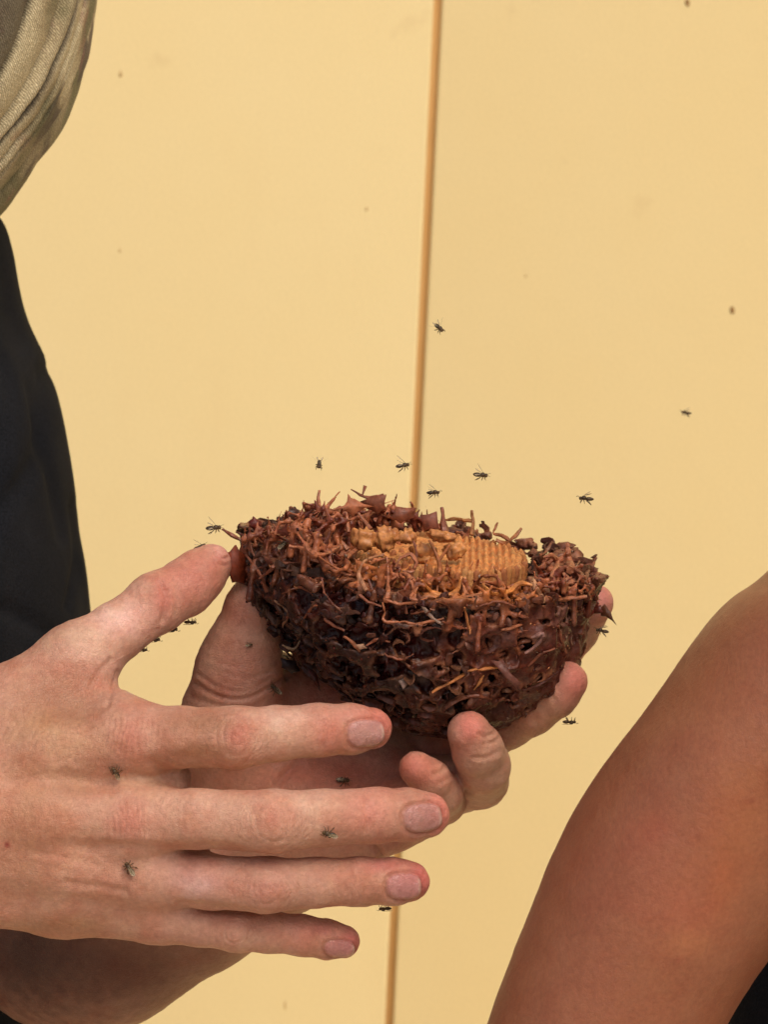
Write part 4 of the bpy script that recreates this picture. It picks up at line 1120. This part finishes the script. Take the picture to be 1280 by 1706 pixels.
for i in range(220):
    if i < 170:
        x = random.uniform(400, 975); y = random.uniform(930, 1200)
    else:
        x = random.uniform(410, 960); y = random.uniform(870, 960)
    w_, ok = surf(x, y)
    if not ok: continue
    if 590 < x < 895 and y < 945: continue
    p = V(x, y, w_ + random.uniform(-1.5, 1.0)); n = bowl_normal(p) + rng.normal(0, 0.45, 3)
    if x > 760 and y > 990: cc = random.choice([mauve, srgb(132, 98, 86), srgb(104, 74, 64)]); sz = random.uniform(1.4, 3.6)
    else: cc = random.choice([dark, srgb(54, 20, 13), srgb(84, 50, 36), srgb(62, 20, 12)]); sz = random.uniform(0.8, 2.6)
    flake(p, n, sz, cc, i, asp=random.uniform(.35, .9))
# hidden sides of the rim carry flakes as well
for i in range(60):
    th = random.uniform(0.1, math.pi - 0.1); z = random.uniform(-40, 5); rr = float(np.interp(z, prz, prr))
    p = NC + np.array([rr * math.cos(th), rr * math.sin(th), z]) @ NB
    flake(p, bowl_normal(p) + rng.normal(0, .5, 3), random.uniform(1, 2.5), random.choice([dark, srgb(84, 40, 28), srgb(110, 70, 52)]), i, asp=.7)
# crumbs and dust of broken wax lying over the shell
Pn_, Nn_ = shell_P, shell_N
pick = rng.choice(len(Pn_), 5200, replace=False); CP = []; CF = []; CC = []
oct_ = np.array([[1, 0, 0], [-1, 0, 0], [0, 1, 0], [0, -1, 0], [0, 0, 1], [0, 0, -1]], float)
of_ = [(0, 2, 4), (2, 1, 4), (1, 3, 4), (3, 0, 4), (2, 0, 5), (1, 2, 5), (3, 1, 5), (0, 3, 5)]
pal = [srgb(160, 106, 70), srgb(120, 64, 42), srgb(84, 30, 18), srgb(60, 22, 14), srgb(186, 134, 92), srgb(150, 128, 110)]
for q_ in pick:
    p = Pn_[q_]
    hi_ = solid(p)[0] > -1.2
    if not hi_ and random.random() < .75: continue
    sz = random.uniform(.18, .6); sc_ = rng.uniform(.35, 1.6, 3) * sz
    A_ = np.linalg.qr(rng.normal(0, 1, (3, 3)))[0]
    b0 = len(CP); CP += list(p + Nn_[q_] * .1 + (oct_ * sc_ * rng.uniform(.6, 1.3, (6, 1))) @ A_); CF += [tuple(b0 + k for k in f) for f in of_]
    lf = topx(p[None]); low_ = (lf[1][0] > 985 and lf[0][0] < 760) or lf[0][0] < 440  # lower-left crumbs keep dark tones to match the painted shade
    c_ = random.choice(pal[1:4] if (low_ and random.random() < .95) else pal)
    CC += [c_ * random.uniform(.7, 1.1)] * 6
cr_ = make_mesh('wax_crumbs', np.array(CP), np.array(CF), M_strut, nest, col=np.array(CC), shade=False)
tag(cr_, kind='stuff')
# loose wax strips curving along the edges of openings
nstrip = 0
for (c_, rx, ry, rz, t, b, n) in cavs:
    if nstrip > 230: break
    if n[2] < -0.1 or rx < 1.6 or max(rx, ry) > 4.6: continue
    so_ = solid(c_)[0]
    if abs(so_) > 2.5: continue
    a0 = random.uniform(0, 6.28); span = random.uniform(1.6, 4.2); ns = 9
    al = np.linspace(a0, a0 + span, ns)
    Q = np.array([c_ + t * (rx * 1.05) * math.cos(q) + b * (ry * 1.05) * math.sin(q) for q in al])
    nrm = n
    Q2 = []
    for q in Q:
        s_ = solid(q)[0]; g_ = bowl_normal(q); Q2.append(q - g_ * s_ + g_ * 0.2)
    Q2 = np.array(Q2)
    qx = topx(Q2)[0].mean()
    tt = np.linspace(0, 1, ns)
    cc = random.choice([srgb(120, 78, 58), srgb(98, 58, 44), T2, srgb(128, 90, 66)])
    cc = cc * (0.3 if qx < 620 else 0.7)  # strips on the left dimmed to match the painted shade
    tube(Q2, 0.2 + 0.25 * np.sin(math.pi * tt), 'wax_ridge', nest, cc, n=6, wob=.3, flat=random.uniform(2.0, 4.5), ref=bowl_normal(c_)); nstrip += 1

# ------------------------------------------------------------------ bees
dg = bpy.context.evaluated_depsgraph_get()
def bvh(o):
    me = o.data; mw = o.matrix_world
    bpy.context.view_layer.update(); mw = o.matrix_world
    co = np.empty(len(me.vertices) * 3, np.float32); me.vertices.foreach_get('co', co); co = co.reshape(-1, 3) + np.array(parent_loc(o))
    return BVHTree.FromPolygons([Vector(c.tolist()) for c in co], [tuple(p.vertices) for p in me.polygons])
bv_body = bvh(body); bv_shell = bvh([c for c in nest.children if c.name.startswith('wax_shell')][0])
def cast(px, py):
    o = Vector(cam_loc.tolist()); d = Vector((world(V(px, py, 0)) - cam_loc).tolist()).normalized(); best = None
    for t in (bv_body, bv_shell):
        h = t.ray_cast(o, d)
        if h[0] is not None and (best is None or h[3] < best[3]): best = h
    return best
def ell(c, r, nu=12, nv=8, stripes_=False):
    P = []; F = []
    for i in range(nv + 1):
        th = math.pi * i / nv
        for j in range(nu):
            ph = 2 * math.pi * j / nu
            k = 1.0 + (0.05 * math.sin(th * 12) if stripes_ else 0)
            tp = 1 - 0.25 * (1 - math.cos(th)) * 0.5 if stripes_ else 1
            P.append((c[0] + r[0] * math.cos(th), c[1] + r[1] * k * tp * math.sin(th) * math.cos(ph), c[2] + r[2] * k * tp * math.sin(th) * math.sin(ph)))
    for i in range(nv):
        for j in range(nu): F.append((i * nu + j, i * nu + (j + 1) % nu, (i + 1) * nu + (j + 1) % nu, (i + 1) * nu + j))
    return P, F
def local_mesh(name, P, F, mat, parent):
    me = bpy.data.meshes.new(name); me.from_pydata([tuple(float(a) / 1000 for a in p) for p in P], [], F); me.materials.append(mat)
    for p in me.polygons: p.use_smooth = True
    o = bpy.data.objects.new(name, me); COL.objects.link(o); o.parent = parent; return o
def ltube(path, r, n=5):
    P = np.array(path, float); T = np.gradient(P, axis=0); T /= np.linalg.norm(T, axis=1, keepdims=True) + 1e-9; out = []; F = []
    for i in range(len(P)):
        a_ = np.cross(T[i], [0.1, 0.3, 0.9]); a_ /= np.linalg.norm(a_); b_ = np.cross(T[i], a_)
        for j in range(n): t = 2 * math.pi * j / n; out.append(tuple(P[i] + r[i] * (a_ * math.cos(t) + b_ * math.sin(t))))
    for i in range(len(P) - 1):
        for j in range(n): F.append((i * n + j, i * n + (j + 1) % n, (i + 1) * n + (j + 1) % n, (i + 1) * n + j))
    return out, F
def make_bee(name, flying):
    # length along x: head at +x; z is the bee's back
    b = bpy.data.objects.new(name, None); COL.objects.link(b); b.empty_display_size = 0.003
    local_mesh('thorax', *ell((0.45, 0, 0.05), (0.75, 0.68, 0.66)), M_bee, b)
    local_mesh('head', *ell((1.42, 0, -0.1), (0.42, 0.62, 0.52)), M_bee, b)
    local_mesh('abdomen', *ell((-1.15, 0, -0.15), (1.15, 0.72, 0.62), 12, 14, True), M_bee, b)
    for sgn in (-1, 1):
        for k, (x0, dx, dy, dz) in enumerate([(0.95, 0.7, 1.0, -1.3), (0.5, 0.0, 1.3, -1.4), (0.05, -1.3, 1.2, -1.6)]):
            if flying: dy *= 0.55; dz *= 1.1; dx -= 0.3
            pts = [(x0, sgn * 0.3, -0.3), (x0 + dx * .35, sgn * (0.35 + dy * .6), -0.3 + (0.25 if not flying else -.5)), (x0 + dx * .7, sgn * (0.35 + dy * .85), dz * .65), (x0 + dx * 1.1, sgn * (0.3 + dy), dz)]
            local_mesh('leg', *ltube(pts, [.13, .15, .17 if k == 2 else .10, .06]), M_leg, b)
        local_mesh('antenna', *ltube([(1.75, sgn * .18, .15), (2.1, sgn * .35, .5), (2.6, sgn * .5, .25)], [.06, .05, .05]), M_leg, b)
        # wings
        P = []; F = []
        for (L_, Wd, ang, zz, x0) in (((3.0, 0.95, 0.9, .75, 0.55), (2.0, .7, .35, .6, .15)) if flying else ((3.0, 0.8, -.02, .68, .4), (2.2, .6, .12, .6, .1))):
            base_ = len(P); n = 12
            for side_ in (0, 1):
                for i in range(n):
                    t = 2 * math.pi * i / n; u_ = (1 - math.cos(t)) / 2; v_ = math.sin(t) * (0.45 + 0.55 * u_) * Wd / 2
                    x = -u_ * L_; y = v_
                    ca, sa = math.cos(ang), math.sin(ang)
                    X = x * ca - y * sa * 1; Y = abs(x) * sa + y * ca
                    P.append((x0 + X, sgn * (0.25 + Y), zz + (0.9 * u_ if flying else -0.1 * u_) + side_ * 0.03))
            F.append(tuple(base_ + i for i in range(n))); F.append(tuple(base_ + n + i for i in range(n))[::-1])
            for i in range(n): F.append((base_ + i, base_ + (i + 1) % n, base_ + n + (i + 1) % n, base_ + n + i))
        local_mesh('wing', P, F, M_wing, b)
    return b
proto = {True: make_bee('stingless_bee', True), False: make_bee('stingless_bee', False)}
used = {True: False, False: False}
def place_bee(px, py, label, ang=0.0, pose='fly', w_=0.0, scale=1.0, roll=0.0, pitch=0.0, group=None, tilt=0.6):
    scale *= 1.15
    fly = pose == 'fly'
    if not used[fly]: b = proto[fly]; used[fly] = True
    else:
        src = proto[fly]; b = src.copy(); COL.objects.link(b)
        for ch in src.children:
            c = ch.copy(); COL.objects.link(c); c.parent = b
    tag(b, label, 'bee', 'small dark bees around the nest')
    # heading in the picture plane
    h = RT * math.cos(ang) + UP * math.sin(ang)
    if pose == 'fly':
        loc = world(V(px, py, w_)); up = UP * math.cos(tilt) + BK * math.sin(tilt)
        up = up * math.cos(roll) + np.cross(h, up) * math.sin(roll)
        h = h + BK * pitch
    else:
        hit = cast(px, py)
        if hit is None: loc = world(V(px, py, w_)); up = UP if pose == 'on' else -UP
        else:
            loc = np.array(hit[0]); up = np.array(hit[1])
            if up @ BK < 0: up = -up
        if pose == 'under': up = -UP + 0.2 * BK; loc = world(V(px, py, w_))
        elif pose == 'above': up = UP + 0.3 * BK; loc = world(V(px, py, w_))
        loc = loc + up / np.linalg.norm(up) * (0.0014 * scale if pose == 'on' else 0)
    up = up / np.linalg.norm(up); h = h - up * (h @ up); h /= np.linalg.norm(h); s_ = np.cross(up, h)
    Mx = Matrix(((h[0], s_[0], up[0]), (h[1], s_[1], up[1]), (h[2], s_[2], up[2])))
    b.location = Vector(loc.tolist()); b.rotation_euler = Mx.to_euler(); b.scale = (scale,) * 3
    return b
pi = math.pi
place_bee(732, 546, 'flying bee highest of all, just right of the wall joint, well above the nest', -2.3 + 1.3, 'fly', -30, .95, .4)
place_bee(532, 773, 'flying bee hanging alone above the left heap of the nest, seen end on', 1.4, 'fly', -30, .9, .2, 1.5)
place_bee(672, 775, 'flying bee close to the left side of the wall joint, above the nest', 0.3, 'fly', -20, .95, .3)
place_bee(802, 791, 'flying bee right of the wall joint with wings spread back, above the amber comb', -.15, 'fly', -20, 1.0, .5)
place_bee(723, 820, 'flying bee lowest beside the wall joint, just above the nest rim', .1, 'fly', -30, .9, -.2)
place_bee(976, 830, 'flying bee right of the nest with raised wings, above its spiky right rim', 2.9, 'fly', -20, 1.0, .5)
place_bee(1143, 687, 'small blurred bee far out on the right in front of the wall', 2.6, 'fly', -260, .8, .4)
place_bee(357, 879, 'flying bee with pale spread wings just above the thumb tip', .1, 'fly', -20, 1.05, .3, 0, None, .9)
place_bee(334, 911, 'bee clinging to the upper side of the thumb near its tip', .5, 'fly', -22, .9, .3, 0, None, .9)
place_bee(1003, 1050, 'flying bee just under the hooked right tip of the nest', 2.6, 'fly', -30, .9, .6, 0)
place_bee(318, 1037, 'bee in the air below the thumb, farthest right of the thumb bees', .35, 'under', -14, .85)
place_bee(285, 1049, 'bee hanging under the thumb joint, between two others', .45, 'under', -10, 1.0)
place_bee(257, 1066, 'bee pressed against the underside of the thumb near the web', .5, 'under', -6, .9)
place_bee(238, 1083, 'thin bee half hidden on the lower edge of the thumb, nearest the web', .4, 'under', -4, .7)
place_bee(454, 1150, 'bee walking on the shaded palm left of the nest, above the index finger', 2.6, 'on', 0, .9)
place_bee(572, 1303, 'bee on the palm in the gap between the index and middle fingers', .1, 'on', 0, .9)
place_bee(547, 1385, 'bee standing on the middle finger between its joints', 2.8, 'on', 0, 1.0)
place_bee(193, 1281, 'bee on the back of the hand beside the index knuckle', 1.9, 'on', 0, .95)
place_bee(217, 1445, 'bee on the back of the hand below the middle knuckle', 2.2, 'on', 0, 1.0)
place_bee(641, 1514, 'bee hanging below the ring finger beside the wall joint', .9 + pi, 'under', 16, .85)
place_bee(950, 1203, 'bee clinging under the fingertip at the lower right of the nest', .2, 'under', -20, .9)
place_bee(697, 1190, 'bee on the bottom of the nest above the curled little finger', 1.0, 'on', 0, .9)
place_bee(470, 905, 'bee among the broken wax at the left rim of the nest', .6, 'on', 0, .9)
place_bee(415, 1074, 'pale winged bee on the shaded thumb left of the nest', .1, 'on', 0, .5)
